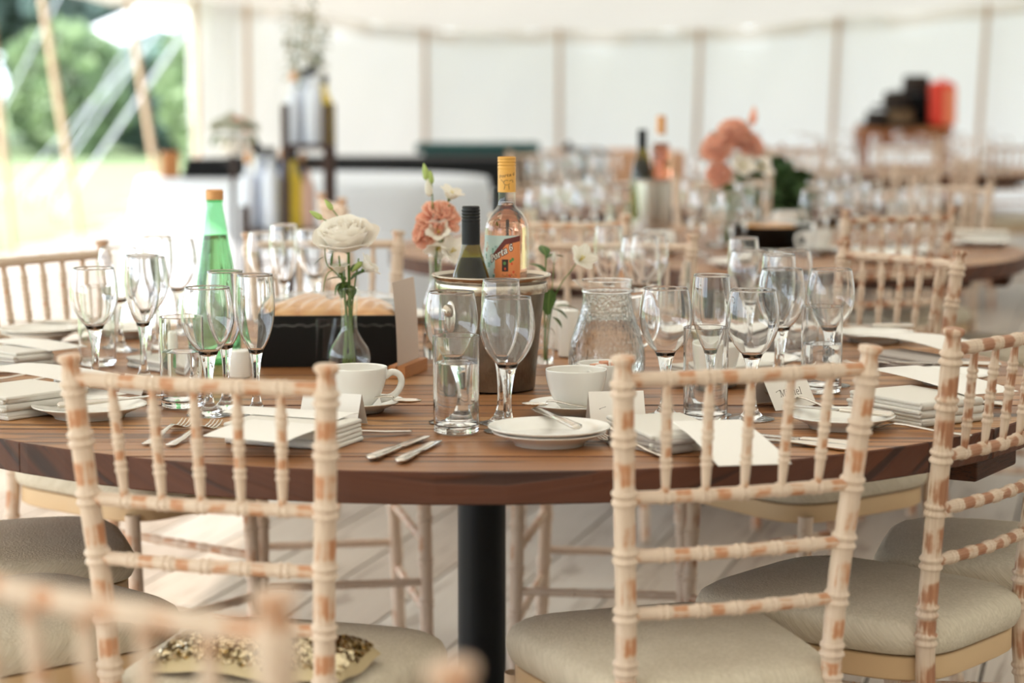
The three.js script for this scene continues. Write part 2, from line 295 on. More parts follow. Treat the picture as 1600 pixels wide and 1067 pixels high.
{ // garden beyond the lawn: hedge and trees of many leaf clumps
  const leafGeo = mergeGeometries([0, 1, 2].map((i) => { const g = new THREE.PlaneGeometry(0.28, 0.5, 1, 2); g.rotateX(0.5); g.rotateY(i * 2.1); return g; }));
  const mats = { green: [0.27, 0.37, 0.19], blue: [0.24, 0.34, 0.29], pale: [0.42, 0.44, 0.28], gold: [0.46, 0.43, 0.24] };
  const tree = (x, z, w, h, col, trunk, label, name = 'tree') => {
    const o = thing(name, [x, z]), n = Math.round(260 * w * 0.6), mat = phy({ color: new THREE.Color(...mats[col]), roughness: 1, transmission: 0.5, thickness: 0 });
    const im = new THREE.InstancedMesh(leafGeo, mat, n); im.name = 'foliage'; im.castShadow = im.receiveShadow = true;
    const q = new THREE.Object3D(), c = new THREE.Color();
    for (let i = 0; i < n; i++) { const a = rnd() * TAU, e = Math.acos(rr(-1, 1)), r = 0.55 + 0.45 * Math.cbrt(rnd()) * (0.85 + 0.3 * Math.sin(a * 5) * Math.sin(e * 4)); q.position.set(Math.sin(e) * Math.cos(a) * r * w / 2, trunk + (h - trunk) * (0.5 + 0.5 * Math.cos(e) * r), Math.sin(e) * Math.sin(a) * r * w / 2); q.rotation.set(rr(-1, 1), rr(0, 6), rr(-1, 1)); q.scale.setScalar(rr(1.1, 2.4) * Math.min(1.4, w / 3)); q.updateMatrix(); im.setMatrixAt(i, q.matrix); im.setColorAt(i, c.setScalar(rr(0.75, 1.2))); }
    tag(im, null, null, null, 'stuff'); o.add(im);
    part('trunk', turned(line(V(0, -0.2, 0), V(0.1, h * 0.7, 0)), [[0, 0.16 * w / 3], [0.1, 0.11 * w / 3], [1, 0.04]], 8), std({ color: 0x5a4a3c, roughness: 1 }), o);
    tag(o, label, name === 'tree' ? 'tree' : 'hedge', 'greenery beyond the lawn');
  };
  tree(-15.5, -50, 7, 8, 'blue', 1, 'tall bluish tree in the upper left corner');
  tree(-10.2, -52, 6, 9, 'blue', 1, 'tall blue green tree above the white marquee, right of the left pole');
  tree(-8.0, -56, 4.5, 8, 'gold', 1, 'pale golden tree at the top of the right opening');
  tree(-12.6, -44, 2.6, 3.4, 'gold', 0.3, 'yellowish bush at the far left edge', 'hedge');
  tree(-8.6, -40, 2.2, 2.3, 'green', 0.0, 'green rounded bush behind the crossing straps', 'hedge');
  tree(-7.0, -42, 2.6, 2.0, 'blue', 0.0, 'grey green bush between the two leaning poles', 'hedge');
  tree(-5.6, -38, 1.7, 2.4, 'green', 0.0, 'dark green bush beside the white curtain', 'hedge');
  tree(-11.2, -40, 2.2, 1.6, 'blue', 0.0, 'low grey green bush left of the left pole', 'hedge');
  tree(-24, -54, 9, 8, 'green', 1, 'broad green tree outside the picture on the left');
  // white marquee far behind
  const o = thing('marquee', [-7.6, -47]);
  part('roof', new THREE.ConeGeometry(3.2, 1.2, 4, 1).rotateY(Math.PI / 4).translate(0, 2.7, 0), std({ color: 0xf4f5f6, roughness: 0.9 }), o);
  for (const [x, z] of [[-2, -2], [2, -2], [2, 2], [-2, 2]]) part('leg', rod(V(x, 0, z), V(x, 2.2, z), 0.05), M.tentPole, o);
  part('valance', merge([box(4.4, 0.35, 0.03, 0, 2.0, 2.2), box(4.4, 0.35, 0.03, 0, 2.0, -2.2), box(0.03, 0.35, 4.4, 2.2, 2.0, 0), box(0.03, 0.35, 4.4, -2.2, 2.0, 0)]), std({ color: 0xf4f5f6, roughness: 0.9 }), o);
  tag(o, 'small white garden marquee on the lawn behind the straps', 'marquee');
}

// ---------------------------------------------------------------- round plank tables
const TABLE_R = 0.992;
function buildTable(boards) {
  const o = newGroup('round_table'), R = TABLE_R, T = 0.045, n = boards, step = 2 * R / n;
  for (let i = 0; i < n; i++) {
    const z0 = -R + i * step + 0.0012, z1 = -R + (i + 1) * step - 0.0012, sh = new THREE.Shape(), m = 10, X = (z) => Math.sqrt(Math.max(0.0004, R * R - z * z));
    const rag = (k) => 0.0025 * (hash(i, k, 55) - 0.5);
    for (let k = 0; k <= m; k++) { const z = z0 + (z1 - z0) * k / m; k ? sh.lineTo(X(z) + rag(k), z) : sh.moveTo(X(z), z); }
    for (let k = m; k >= 0; k--) { const z = z0 + (z1 - z0) * k / m; sh.lineTo(-X(z) - rag(k + 20), z); }
    sh.closePath();
    const g = new THREE.ExtrudeGeometry(sh, { depth: T - 0.004, bevelEnabled: true, bevelThickness: 0.002, bevelSize: 0.0018, bevelOffset: -0.0018, bevelSegments: 1, curveSegments: 1 });
    g.rotateX(Math.PI / 2);                                      // shape y -> z, depth down
    const p = g.attributes.position, nn = g.attributes.normal, uv = g.attributes.uv, off = hash(i, 1, 9);
    for (let k = 0; k < p.count; k++) uv.setXY(k, p.getX(k) * 0.55 + off, (Math.abs(nn.getY(k)) > 0.6 ? p.getZ(k) : p.getZ(k) + p.getY(k)) * 0.9 + off * 3);
    const b = part('plank', g, [M.board[i % 4], M.edge], o); b.position.y = TOP - 0.002 - (hash(i, 2, 3) * 0.0012);
  }
  // the rim band of the cut board ends, the cross battens below and the steel column
  for (const x of [-0.52, 0.0, 0.52]) part('batten', box(0.09, 0.035, 1.24, x, TOP - T - 0.0195, 0, 0.004), M.edge, o);
  for (const z of [-0.3, 0.3]) part('batten', box(1.5, 0.03, 0.09, 0, TOP - T - 0.0535, z, 0.004), M.edge, o);
  part('edge_block', box(0.05, 0.045, 0.19, 0.79, TOP - T - 0.0245, 0.47, 0.005, -31 * D2R), M.edge, o);
  part('column', turned(line(V(0, 0.03, 0), V(0, TOP - T - 0.07, 0)), [[0, 0.055], [0.01, 0.052], [0.03, 0.043], [0.97, 0.043], [0.985, 0.05], [1, 0.05]], 28), M.blackSteel, o);
  part('flange', new THREE.CylinderGeometry(0.14, 0.14, 0.012, 28).translate(0, TOP - T - 0.075, 0), M.blackSteel, o);
  part('base', lathe([[0, 0], [0.3, 0], [0.3, 0.012], [0.28, 0.02], [0.06, 0.035], [0, 0.035]], 36), M.blackSteel, o);
  return o;
}
const T2 = [0.66, -3.1], T3 = [0.95, -6.4], T4 = [2.3, -9.6];
tag(buildTable(16), 'large round table of dark reclaimed planks laid for a meal, in front', 'table');
{ const t = make('table', () => buildTable(10), T2, 0, 0.25); tag(t, 'second round plank table behind, with the metal bucket and coral flowers', 'table');
  tag(make('table', null, T3, 0, -0.2), 'third round plank table, blurred, on the right before the hats', 'table');
  tag(make('table', null, T4, 0, 0.5), 'farthest round plank table, blurred, at the foot of the red case', 'table'); }

// ---------------------------------------------------------------- turned bamboo-style banquet chairs
const H4 = 0.604, H1 = 0.9096, RAILS = [0.9096, 0.7573, 0.6802, 0.604];
const postX = (h) => 0.1487 + (0.169 - 0.1487) * (h - H4) / (H1 - H4), postZ = (h) => 0.19 + 0.036 * (h - H4) / (H1 - H4);
// rings: list of lengths in metres; each is a pair of beads; the row of the texture advances by one from ring to ring
function ringed(L, r0, r1, rings, R, extra = [], w = 1) {
  const P = [], rad = (t) => r0 + (r1 - r0) * t / L, rs = [...rings].sort((a, b) => a - b);
  const row = (t) => { let i = 0; while (i < rs.length && rs[i] < t) i++; const a = i ? rs[i - 1] : Math.min(0, rs[0] - 0.08), b = i < rs.length ? rs[i] : Math.max(L, rs[rs.length - 1] + 0.08); return i + (t - a) / Math.max(1e-4, b - a); };
  const add = (t, r) => P.push([t / L, r, row(t)]);
  let last = 0; add(0, rad(0));
  for (const c of rs) {
    for (let k = 1; k < 4; k++) add(last + (c - 0.011 * w - last) * k / 4, rad(last + (c - last) * k / 4) * (1 + 0.03 * Math.sin(k / 4 * Math.PI)));
    for (const [d, f] of [[-0.0105, 0], [-0.0085, 0.75], [-0.006, 1], [-0.0035, 0.75], [-0.001, 0.1], [0.001, 0.1], [0.0035, 0.75], [0.006, 1], [0.0085, 0.75], [0.0105, 0]]) add(c + d * w, rad(c) + (R - rad(c)) * f);
    last = c + 0.011 * w;
  }
  if (!extra.length) { add((last + L) / 2, rad((last + L) / 2)); add(L, rad(L)); }
  for (const [t, r] of extra) add(t, r);
  return P;
}
const outline = (a, hw, hf, d) => { // rounded trapezoid seat: angle -> x, z (front is -z)
  const c = Math.cos(a), s = Math.sin(a), p = 0.42, e = (v) => Math.sign(v) * Math.abs(v) ** p, z = e(s) * d, t = (1 - z / d) / 2, w = hw + (hf - hw) * t;
  return [e(c) * w, z - (s < 0 ? 0.018 * (1 - c * c) : 0)];
};
function slab(hw, hf, d, prof, seg = 56) { // closed seat-shaped solid from [scale, y] profile
  const pos = [], uv = [], idx = [];
  prof.forEach(([s, y]) => { for (let k = 0; k <= seg; k++) { const [x, z] = outline(k / seg * TAU, hw, hf, d); pos.push(x * s, y, z * s); uv.push(x * s + 0.5, z * s + 0.5 + y); } });
  for (let i = 0; i < prof.length - 1; i++) for (let k = 0; k < seg; k++) { const a = i * (seg + 1) + k, b = a + seg + 1; idx.push(a, b, a + 1, a + 1, b, b + 1); }
  return geoFrom(pos, uv, idx);
}
const chairGeo = {};
{
  const rear = (s) => line(V(s * 0.172, 0, 0.262), V(s * 0.158, 0.22, 0.212), V(s * 0.146, 0.45, 0.183), V(s * postX(H4), H4, postZ(H4)), V(s * postX(0.76), 0.76, postZ(0.76)), V(s * postX(H1), H1, postZ(H1)), V(s * postX(0.9397), 0.9397, postZ(0.9397)));
  const L = rear(1).getLength(), fin = [[L - 0.0285, 0.0128], [L - 0.026, 0.0128], [L - 0.018, 0.0112], [L - 0.0125, 0.0108], [L - 0.0085, 0.0135], [L - 0.007, 0.0152], [L - 0.0025, 0.0156], [L - 0.0005, 0.0142], [L, 0.0001]];
  const up = (h) => L - (0.9397 - h) * 1.004;
  chairGeo.rear = [-1, 1].map((s) => turned(rear(s), [[0, 0.0001, 0], ...ringed(L, 0.0142, 0.0132, [0.10, 0.20, 0.31, 0.40, 0.50, up(0.532), up(0.604) - 0.002, up(0.6802), up(0.7573), up(0.833), up(0.898)], 0.0172, fin)], 14));
  chairGeo.front = [-1, 1].map((s) => turned(line(V(s * 0.176, 0, -0.196), V(s * 0.172, 0.44, -0.172)), [[0, 0.0001, 0], ...ringed(0.44, 0.0135, 0.0148, [0.08, 0.17, 0.26, 0.35], 0.0172)], 12));
  chairGeo.rails = RAILS.map((h, i) => {
    const x = postX(h), z = postZ(h), c = line(V(-x, h, z), V(0, h, z + 0.011), V(x, h, z)), l = c.getLength();
    return turned(c, ringed(l, i ? 0.0084 : 0.0092, i ? 0.0084 : 0.0092, [1, 2, 3, 4, 5].map((k) => l * k / 6), i ? 0.0103 : 0.0108, [], 0.8), 12);
  });
  chairGeo.spindles = [1, 2, 3, 4, 5].map((k) => {
    const a = RAILS[1], b = RAILS[0], f = (k / 6 - 0.5) * 2, p = (h) => V(f * postX(h), h, postZ(h) + 0.011 * (1 - f * f)), l = b - a - 0.016;
    const P = ringed(l, 0.0066, 0.0066, [l * 0.27, l * 0.52, l * 0.77], 0.0083, [], 0.72).map(([t, r, v]) => [t, r * (0.74 + 0.26 * Math.min(1, Math.min(t, 1 - t) * 5)), v + k]);
    return turned(line(p(a + 0.006), p(b - 0.006)), P, 10);
  });
  const str = (a, b, n) => { const c = line(a, b), l = c.getLength(); return turned(c, ringed(l, 0.0088, 0.0088, Array.from({ length: n }, (_, k) => l * (k + 1) / (n + 1)), 0.0106, [], 0.8), 10); };
  const rearAt = (h, s) => V(s * (0.172 - 0.026 * h / 0.45), h, 0.262 - 0.079 * Math.min(1, h / 0.40)), frontAt = (h, s) => V(s * (0.176 - 0.004 * h / 0.44), h, -0.196 + 0.024 * h / 0.44);
  chairGeo.stretchers = [];
  for (const s of [-1, 1]) for (const h of [0.15, 0.30]) chairGeo.stretchers.push(str(frontAt(h, s), rearAt(h + 0.01, s), 5));
  chairGeo.stretchers.push(str(frontAt(0.215, -1), frontAt(0.215, 1), 5), str(rearAt(0.22, -1), rearAt(0.22, 1), 5));
  chairGeo.seat = slab(0.158, 0.195, 0.194, [[0, 0.425], [0.97, 0.425], [1, 0.429], [1, 0.458], [0.985, 0.462], [0, 0.462]]);
  chairGeo.pad = slab(0.166, 0.204, 0.203, [[0, 0.464], [0.95, 0.464], [0.985, 0.467], [1.012, 0.480], [1.012, 0.493], [0.985, 0.506], [0.93, 0.514], [0.8, 0.519], [0.6, 0.523], [0.3, 0.526], [0, 0.527]]);
}
function buildChair(mat, name = 'banquet_chair') {
  const o = newGroup(name);
  part('seat_frame', chairGeo.seat, M.frame, o);
  part('seat_pad', chairGeo.pad, M.pad, o);
  chairGeo.rear.forEach((g) => part('back_leg', g, mat, o));
  chairGeo.front.forEach((g) => part('front_leg', g, mat, o));
  chairGeo.rails.forEach((g) => part('back_rail', g, mat, o));
  chairGeo.spindles.forEach((g) => part('spindle', g, mat, o));
  chairGeo.stretchers.forEach((g) => part('stretcher', g, mat, o));
  return o;
}
// back line (middle of the back at its lowest rail) at x, z; the chair faces the way -z is turned
function chair(x, z, deg, label, worn, group) {
  const a = deg * D2R, at = [x - 0.19 * Math.sin(a), z - 0.19 * Math.cos(a)];
  const o = make(worn ? 'chairWorn' : 'chair', () => buildChair(worn ? M.chairWorn : M.chair), at, 0, a);
  return tag(o, label, 'chair', group);
}
const ring = (c, az, r) => [c[0] + r * Math.sin(az * D2R), c[1] + r * Math.cos(az * D2R)];
const G1 = 'limewashed banquet chairs round the front table', G2 = 'limewashed banquet chairs round the second table', G3 = 'blurred banquet chairs in the background';
chair(-0.319, 1.197, -17.1, 'limewashed spindle-back chair at the near left, gold sequin bag on its seat', false, G1);
chair(0.339, 1.105, 19.1, 'limewashed spindle-back chair at the near right, before the large white menu card', false, G1);
chair(0.738, 0.726, 50.5, 'brown-worn spindle-back chair at the right edge, turned sideways', true, G1);
chair(-0.221, 2.355, -34.8, 'out-of-focus chair nearest the viewer, its top rail crossing the lower left corner', false, 'out-of-focus chairs nearest the viewer');
chair(0.19, 2.705, -25, 'out-of-focus chair at the bottom edge, only its post top showing', false, 'out-of-focus chairs nearest the viewer');
const c1 = (az, r, turn, label, worn) => chair(...ring([0, 0], az, r), turn, label, worn, G1);
c1(-43, 1.20, -43, 'chair at the left with only its grey seat pad showing, nearer of two', false);
c1(-73, 1.04, -73, 'chair at the left with only its grey seat pad showing, farther of two', false);
c1(-128, 1.126, -124, 'spindle-back chair behind the left wine glasses, facing the viewer', false);
c1(-161.6, 1.16, -170, 'spindle-back chair behind the white rose, facing the viewer', false);
c1(164.6, 1.06, 173, 'spindle-back chair behind the glass jug, facing the viewer', false);
c1(129.4, 1.07, 124, 'brown-worn spindle-back chair right of the glasses, facing the viewer', true);
c1(74, 1.12, 74, 'chair on the right with its seat pad showing behind the worn post', false);
const c2 = (az, r, turn, label) => chair(...ring(T2, az, r), turn, label, az > 0 && az < 80, G2);
c2(-21, 1.33, -10, 'blurred chair left of the metal bucket at the second table');
c2(23, 1.07, 25, 'blurred chair at the second table just above the worn facing chair');
c2(63, 1.12, 66, 'blurred chair at the right edge beside the second table');
c2(-75, 1.15, -75, 'blurred chair at the left side of the second table behind the coral carnation');
c2(172, 1.12, 172, 'blurred chair across the second table, below the dark green plant');
c2(128, 1.12, 128, 'blurred chair across the second table on its far right');
[[1.75, -5.62, 48, 'chair at the front right of the third table'], [2.15, -6.6, 95, 'chair at the right of the third table'], [0.2, -7.4, 215, 'chair across the third table on its left'], [2.55, -4.6, 150, 'chair at the right edge, nearer of the light-lit pair'], [1.5, -7.5, 150, 'chair on the far right side of the third table'], [1.62, -8.55, -20, 'chair before the farthest table, left of three'], [2.25, -8.5, 5, 'chair before the farthest table, middle of three'], [2.88, -8.75, 25, 'chair before the farthest table, right of three'], [3.5, -8.6, 40, 'chair standing alone far right before the white wall'], [1.4, -8.6, -20, 'chair left of the farthest table'], [2.9, -10.4, 150, 'chair behind the farthest table on the right']].forEach(([x, z, t, l], i) => chair(x, z, t, 'blurred ' + l, i % 2 === 1, G3));

// ---------------------------------------------------------------- tableware builders
const shell = (outer, t) => [...outer, ...outer.slice().reverse().map(([x, y]) => [Math.max(0.0005, x - t), y])];
function glassware(name, H, foot, bowl, base, seg = 40) { // base: outer funnel from the bowl down to the stem, bowl: wall upwards
  const o = newGroup(name), B = smooth(bowl, 5), rim = B[B.length - 1], r0 = bowl[0][0], y0 = bowl[0][1];
  part('bowl', lathe([...B, ...B.slice().reverse().map(([x, y], i) => [Math.max(0.0005, x - 0.0010 - 0.0009 * (i / B.length) ** 2), y])], seg), M.solidGlass, o);
  part('rim', new THREE.TorusGeometry(rim[0] - 0.0005, 0.0008, 8, 44).rotateX(Math.PI / 2).translate(0, rim[1], 0), M.solidGlass, o);
  const F = smooth(base, 4);
  part('stem', lathe([...F, [r0 - 0.0012, y0], [r0 * 0.72, y0 - 0.0042], [r0 * 0.4, y0 - 0.0066], [0, y0 - 0.0076]], seg), M.stemGlass, o);
  part('foot', lathe([[0, 0.0004], [foot - 0.001, 0.0004], [foot, 0.0014], [foot - 0.001, 0.0024], [foot * 0.72, 0.0040], [0.0170, 0.0068], [0.0115, 0.0125], [0.0084, 0.0195], [base[0][0], base[0][1]]], seg), M.solidGlass, o);
  return o;
}
const buildWine = () => glassware('wine_glass', 0.2, 0.0355, [[0.0166, 0.1015], [0.0238, 0.109], [0.0310, 0.1195], [0.0375, 0.134], [0.0408, 0.150], [0.0402, 0.168], [0.0374, 0.186], [0.0345, 0.2]], [[0.0066, 0.029], [0.0058, 0.050], [0.0072, 0.066], [0.0096, 0.081], [0.0130, 0.093], [0.0166, 0.1015]]);
const buildFlute = () => glassware('champagne_flute', 0.2195, 0.0335, [[0.0120, 0.103], [0.0172, 0.112], [0.0232, 0.126], [0.0280, 0.144], [0.0302, 0.163], [0.0304, 0.180], [0.0294, 0.199], [0.0276, 0.2195]], [[0.0062, 0.029], [0.0054, 0.050], [0.0062, 0.070], [0.0080, 0.086], [0.0120, 0.103]]);
function buildTumbler(level) {
  const o = newGroup('tumbler');
  part('wall', lathe([[0.0336, 0.0125], [0.0342, 0.07], [0.0345, 0.1445], [0.0341, 0.1455], [0.0333, 0.1455], [0.0329, 0.1445], [0.0326, 0.07], [0.0318, 0.0145], [0.0300, 0.0125]], 40), M.solidGlass, o);
  part('base', lathe([[0.0300, 0.0125], [0.02, 0.0105], [0, 0.0100], [0, 0.0008], [0.029, 0.0006], [0.0325, 0.002], [0.0336, 0.006], [0.0336, 0.0125]], 40), M.solidGlass, o);
  if (level) part('water', lathe([[0, 0.0108], [0.02, 0.0113], [0.0297, 0.0132], [0.0314, 0.015], [0.0323, 0.07], [0.0325, level], [0.0310, level - 0.0008], [0, level - 0.0010]], 40), M.water, o);
  return o;
}
const GW = 'large clear wine glasses on the front table', GF = 'clear champagne flutes on the front table', GT = 'straight clear tumblers on the front table';
const wine = (at, label) => tag(make('wine', buildWine, at, TOP, rnd() * 6), label, 'wine glass', GW);
const flute = (at, label) => tag(make('flute', buildFlute, at, TOP, rnd() * 6), label, 'flute', GF);
const tumbler = (at, level, label) => tag(make('tumbler' + level, () => buildTumbler(level), at, TOP, rnd() * 6), label, 'tumbler', GT);
wine([0.0473, 0.6465], 'wine glass nearest the front middle of the table, before a flute and the bucket');
flute([0.0375, 0.5710], 'champagne flute directly behind the front middle wine glass');
wine([-0.0377, 0.5581], 'wine glass directly behind the tall front tumbler, a steel handle knob showing through it');
tumbler([-0.0284, 0.6588], 0.105, 'tall tumbler of water standing alone at the front middle');
wine([-0.4171, 0.4859], 'wine glass before the lower part of the green water bottle');
flute([-0.3989, 0.4156], 'flute between the green bottle and the front left wine glass, close behind the latter');
flute([-0.3442, 0.4785], 'flute at the left of the black bread box, right of the green bottle');
tumbler([-0.4721, 0.3951], 0.09, 'tumbler of fizzy water at the left, just left of the green bottle');
wine([-0.6609, 0.1194], 'wine glass farthest left on the front table');
tumbler([-0.7044, -0.1354], 0, 'empty tumbler behind the farthest left wine glass');
flute([-0.5838, 0.0862], 'flute standing second from the left in front of the left cluster');
wine([-0.6114, -0.1260], 'wine glass directly behind the second flute from the left');
wine([-0.7028, -0.3626], 'wine glass before the post top of the far left facing chair');
flute([-0.6352, -0.4047], 'tallest flute rising at the back of the left cluster');
wine([-0.6244, -0.5930], 'wine glass at the back left, just left of the green bottle neck');
flute([-0.4241, -0.7570], 'flute in the middle of three blurred glasses left of the white rose');
wine([-0.4681, -0.8147], 'left wine glass of the three blurred glasses left of the white rose');
wine([-0.3726, -0.9013], 'wine glass half hidden behind the white rose');
flute([0.2550, -0.6995], 'flute rising behind the glass jug');
wine([0.3171, -0.6622], 'left one of two overlapping wine glasses behind the jug on its right');
wine([0.3419, -0.7483], 'right one of two overlapping wine glasses behind the jug on its right');
tumbler([0.3891, -0.6886], 0, 'empty tumbler behind the right front wine glass, far side');
wine([0.2911, 0.4987], 'wine glass directly right of the jug, before the right chair rail');
flute([0.3626, 0.4846], 'flute between the jug side wine glass and the half filled tumbler');
tumbler([0.3491, 0.5516], 0.075, 'half filled tumbler behind the top rail of the near right chair');
wine([0.4224, 0.5260], 'wine glass right of the half filled tumbler, left of the written name card');
flute([0.4981, -0.3522], 'tallest flute at the back of the right cluster');
wine([0.5031, -0.2808], 'wine glass overlapping the tallest flute of the right cluster');
flute([0.5164, 0.0659], 'flute seen through the wine glass in the middle of the right cluster');
wine([0.5843, -0.3009], 'wine glass at the back of the right cluster, right of its flutes');
wine([0.5128, 0.1391], 'wine glass in the middle of the right cluster');
wine([0.5960, 0.1440], 'wine glass farthest right on the front table');
tumbler([0.5709, 0.2237], 0.083, 'tumbler of water before the farthest right wine glass');
tumbler([0.5900, -0.2214], 0, 'empty tumbler at the back of the right cluster, mostly hidden');

const platePts = (r) => [[0, 0.004], [r * 0.55, 0.004], [r * 0.57, 0.001], [r * 0.61, 0.001], [r * 0.64, 0.005], [r * 0.8, 0.0115], [r * 0.985, 0.0178], [r, 0.0192], [r * 0.99, 0.0205], [r * 0.8, 0.0155], [r * 0.68, 0.0085], [r * 0.6, 0.0065], [0, 0.0065]];
const plate = (at, r, label, y = TOP) => { const o = thing('side_plate', at, y); part('dish', lathe(platePts(r), 48), M.china, o); part('foot_ring', lathe([[r * 0.57, 0.001], [r * 0.57, 0.0002], [r * 0.61, 0.0002], [r * 0.61, 0.001]], 40), M.china, o); return tag(o, label, 'plate', 'white side plates on the front table'); };
const sx = (z0, k) => z0 * k;
const knifeGeo = (L) => [bar([[L / 2, 0.004, 0.004, 0.002], [L / 2 - 0.004, 0.0048, 0.0088, 0.0046], [L * 0.2, 0.0046, 0.0078, 0.0042], [L * 0.02, 0.0042, 0.0052, 0.0032], [L * 0.0, 0.004, 0.0038, 0.002]]),
  bar([[L * 0.0, 0.004, 0.0038, 0.0018], [-L * 0.03, 0.004, 0.0066, 0.0011, 0.001], [-L * 0.3, 0.004, 0.0082, 0.0008, 0.0], [-L * 0.43, 0.004, 0.0075, 0.0007, 0.0015], [-L * 0.5, 0.004, 0.001, 0.0004, 0.006]], false)];
const forkGeo = (L) => [bar([[L / 2, 0.003, 0.004, 0.0012], [L / 2 - 0.004, 0.003, 0.0078, 0.0016], [L * 0.25, 0.005, 0.0058, 0.0017], [-L * 0.02, 0.011, 0.0031, 0.0018], [-L * 0.12, 0.012, 0.0034, 0.0017], [-L * 0.18, 0.009, 0.0085, 0.0013], [-L * 0.235, 0.005, 0.0118, 0.0011], [-L * 0.27, 0.004, 0.0115, 0.001]]),
  ...[-1.5, -0.5, 0.5, 1.5].map((k) => bar([[-L * 0.262, 0.0042, 0.0019, 0.001, k * 0.0062], [-L * 0.34, 0.0030, 0.0016, 0.001, k * 0.0062], [-L * 0.44, 0.006, 0.0013, 0.0009, k * 0.0060], [-L * 0.5, 0.0105, 0.0006, 0.0006, k * 0.0058]]))];
const spoonGeo = (L) => { const bowl = new THREE.SphereGeometry(1, 20, 10, 0, TAU, Math.PI * 0.5, Math.PI * 0.5); bowl.scale(0.135 * L, 0.045 * L, 0.195 * L); bowl.translate(0, 0.047 * L, -L * 0.305);
  return [bar([[L / 2, 0.004, 0.004, 0.0012], [L / 2 - 0.004, 0.004, 0.0072, 0.0015], [L * 0.25, 0.006, 0.0052, 0.0016], [-L * 0.02, 0.0105, 0.0028, 0.0017], [-L * 0.11, 0.010, 0.0026, 0.0015], [-L * 0.13, 0.0085, 0.004, 0.0011]]), bowl]; };
function cutlery(name, at, deg, L, label, y = TOP, pitch = 0, roll = 0) {
  const key = name + L, build = () => { const o = newGroup(name), g = { knife: knifeGeo, fork: forkGeo, spoon: spoonGeo, butter_knife: knifeGeo, teaspoon: spoonGeo }[name](L);
    part('handle', g[0], M.steel, o); g.slice(1).forEach((q) => part(name === 'fork' ? 'tine' : name.endsWith('knife') ? 'blade' : 'bowl', q, M.steel, o)); return o; };
  const o = make(key, build, at, y, deg * D2R); o.rotation.order = 'YXZ'; o.rotation.set(pitch * D2R, deg * D2R, roll * D2R);
  return tag(o, label, name === 'fork' ? 'fork' : name.endsWith('knife') ? 'knife' : 'spoon', 'steel cutlery on the front table');
}
function napkin(at, deg, w, l, layers, label, mat = M.linen, y = TOP) { // folded cloth: rounded layers joined at the fold
  const o = thing('napkin', at, y, deg * D2R), h = 0.0064;
  for (let i = 0; i < layers; i++) { const e = rr(-0.008, 0.006), g = box(w + e, h, l + rr(-0.008, 0.006), rr(-0.003, 0.003), h * (i + 0.5) * 0.96, 0, 0.0031, rr(-0.03, 0.03)); part('fold', g, mat, o); }
  for (let i = 0; i + 1 < layers; i += 2) part('fold_edge', rod(V(-w / 2 + 0.004, h * (i + 1) * 0.96, l / 2 - 0.003), V(w / 2 - 0.004, h * (i + 1) * 0.96, l / 2 - 0.003), h * 0.92, 10), mat, o);
  return tag(o, label, 'napkin', 'folded white napkins on the front table');
}
function menuCard(at, deg, w, l, y, pitch, label, bend = 0.006) { // stiff card, a little bowed, 0.8 mm thick
  const o = thing('menu_card', at, y, deg * D2R); o.rotation.order = 'YXZ'; o.rotation.x = pitch * D2R;
  const f = (t) => (u, v) => [(u - 0.5) * w, t + bend * (1 - (2 * v - 1) ** 2), (v - 0.5) * l];
  const rim = patch((u, v) => { const c = [[-1, -1], [1, -1], [1, 1], [-1, 1], [-1, -1]], k = Math.min(3, Math.floor(u * 4)), s = u * 4 - k, x = c[k][0] + (c[k + 1][0] - c[k][0]) * s, z = c[k][1] + (c[k + 1][1] - c[k][1]) * s; return [x * w / 2, -0.0004 + 0.0008 * v + bend * (1 - z * z), z * l / 2]; }, 32, 1);
  part('sheet', merge([patch(f(0.0004), 2, 10), patch(f(-0.0004), 2, 10), rim]), M.paper, o);
  return tag(o, label, 'menu card', 'white menu cards on the front table');
}
function nameCard(at, deg, w, h, text, label, slope = 26) { // folded tent card
  const o = thing('name_card', at, TOP, deg * D2R), lean = slope * D2R, dep = h * Math.tan(lean);
  const print = text ? phy({ roughness: 0.8, map: canvasTexture(512, 320, (c, W, H) => { c.fillStyle = '#f0e8de'; c.fillRect(0, 0, W, H); c.fillStyle = '#5a4a3c'; c.font = 'italic 84px serif'; c.textAlign = 'center'; c.save(); c.translate(W / 2, H * 0.62); c.rotate(-0.06); c.fillText(text, 0, 0); c.restore(); c.strokeStyle = '#5a4a3c'; c.lineWidth = 3; c.beginPath(); c.moveTo(W * 0.2, H * 0.5); c.quadraticCurveTo(W * 0.12, H * 0.52, W * 0.3, H * 0.44); c.stroke(); }) }) : M.paper;
  const side = (s) => { const a = [-w / 2, 0, s * dep], b = [w / 2, 0, s * dep], c = [-w / 2, h, 0], d = [w / 2, h, 0]; return patch((u, v) => [a[0] + (b[0] - a[0]) * u, h * v, s * dep * (1 - v) + s * 0.0003], 4, 4); };
  part('front_leaf', side(1), print, o); part('back_leaf', side(-1), M.paper, o);
  return tag(o, label, 'name card', 'folded name cards on the front table');
}
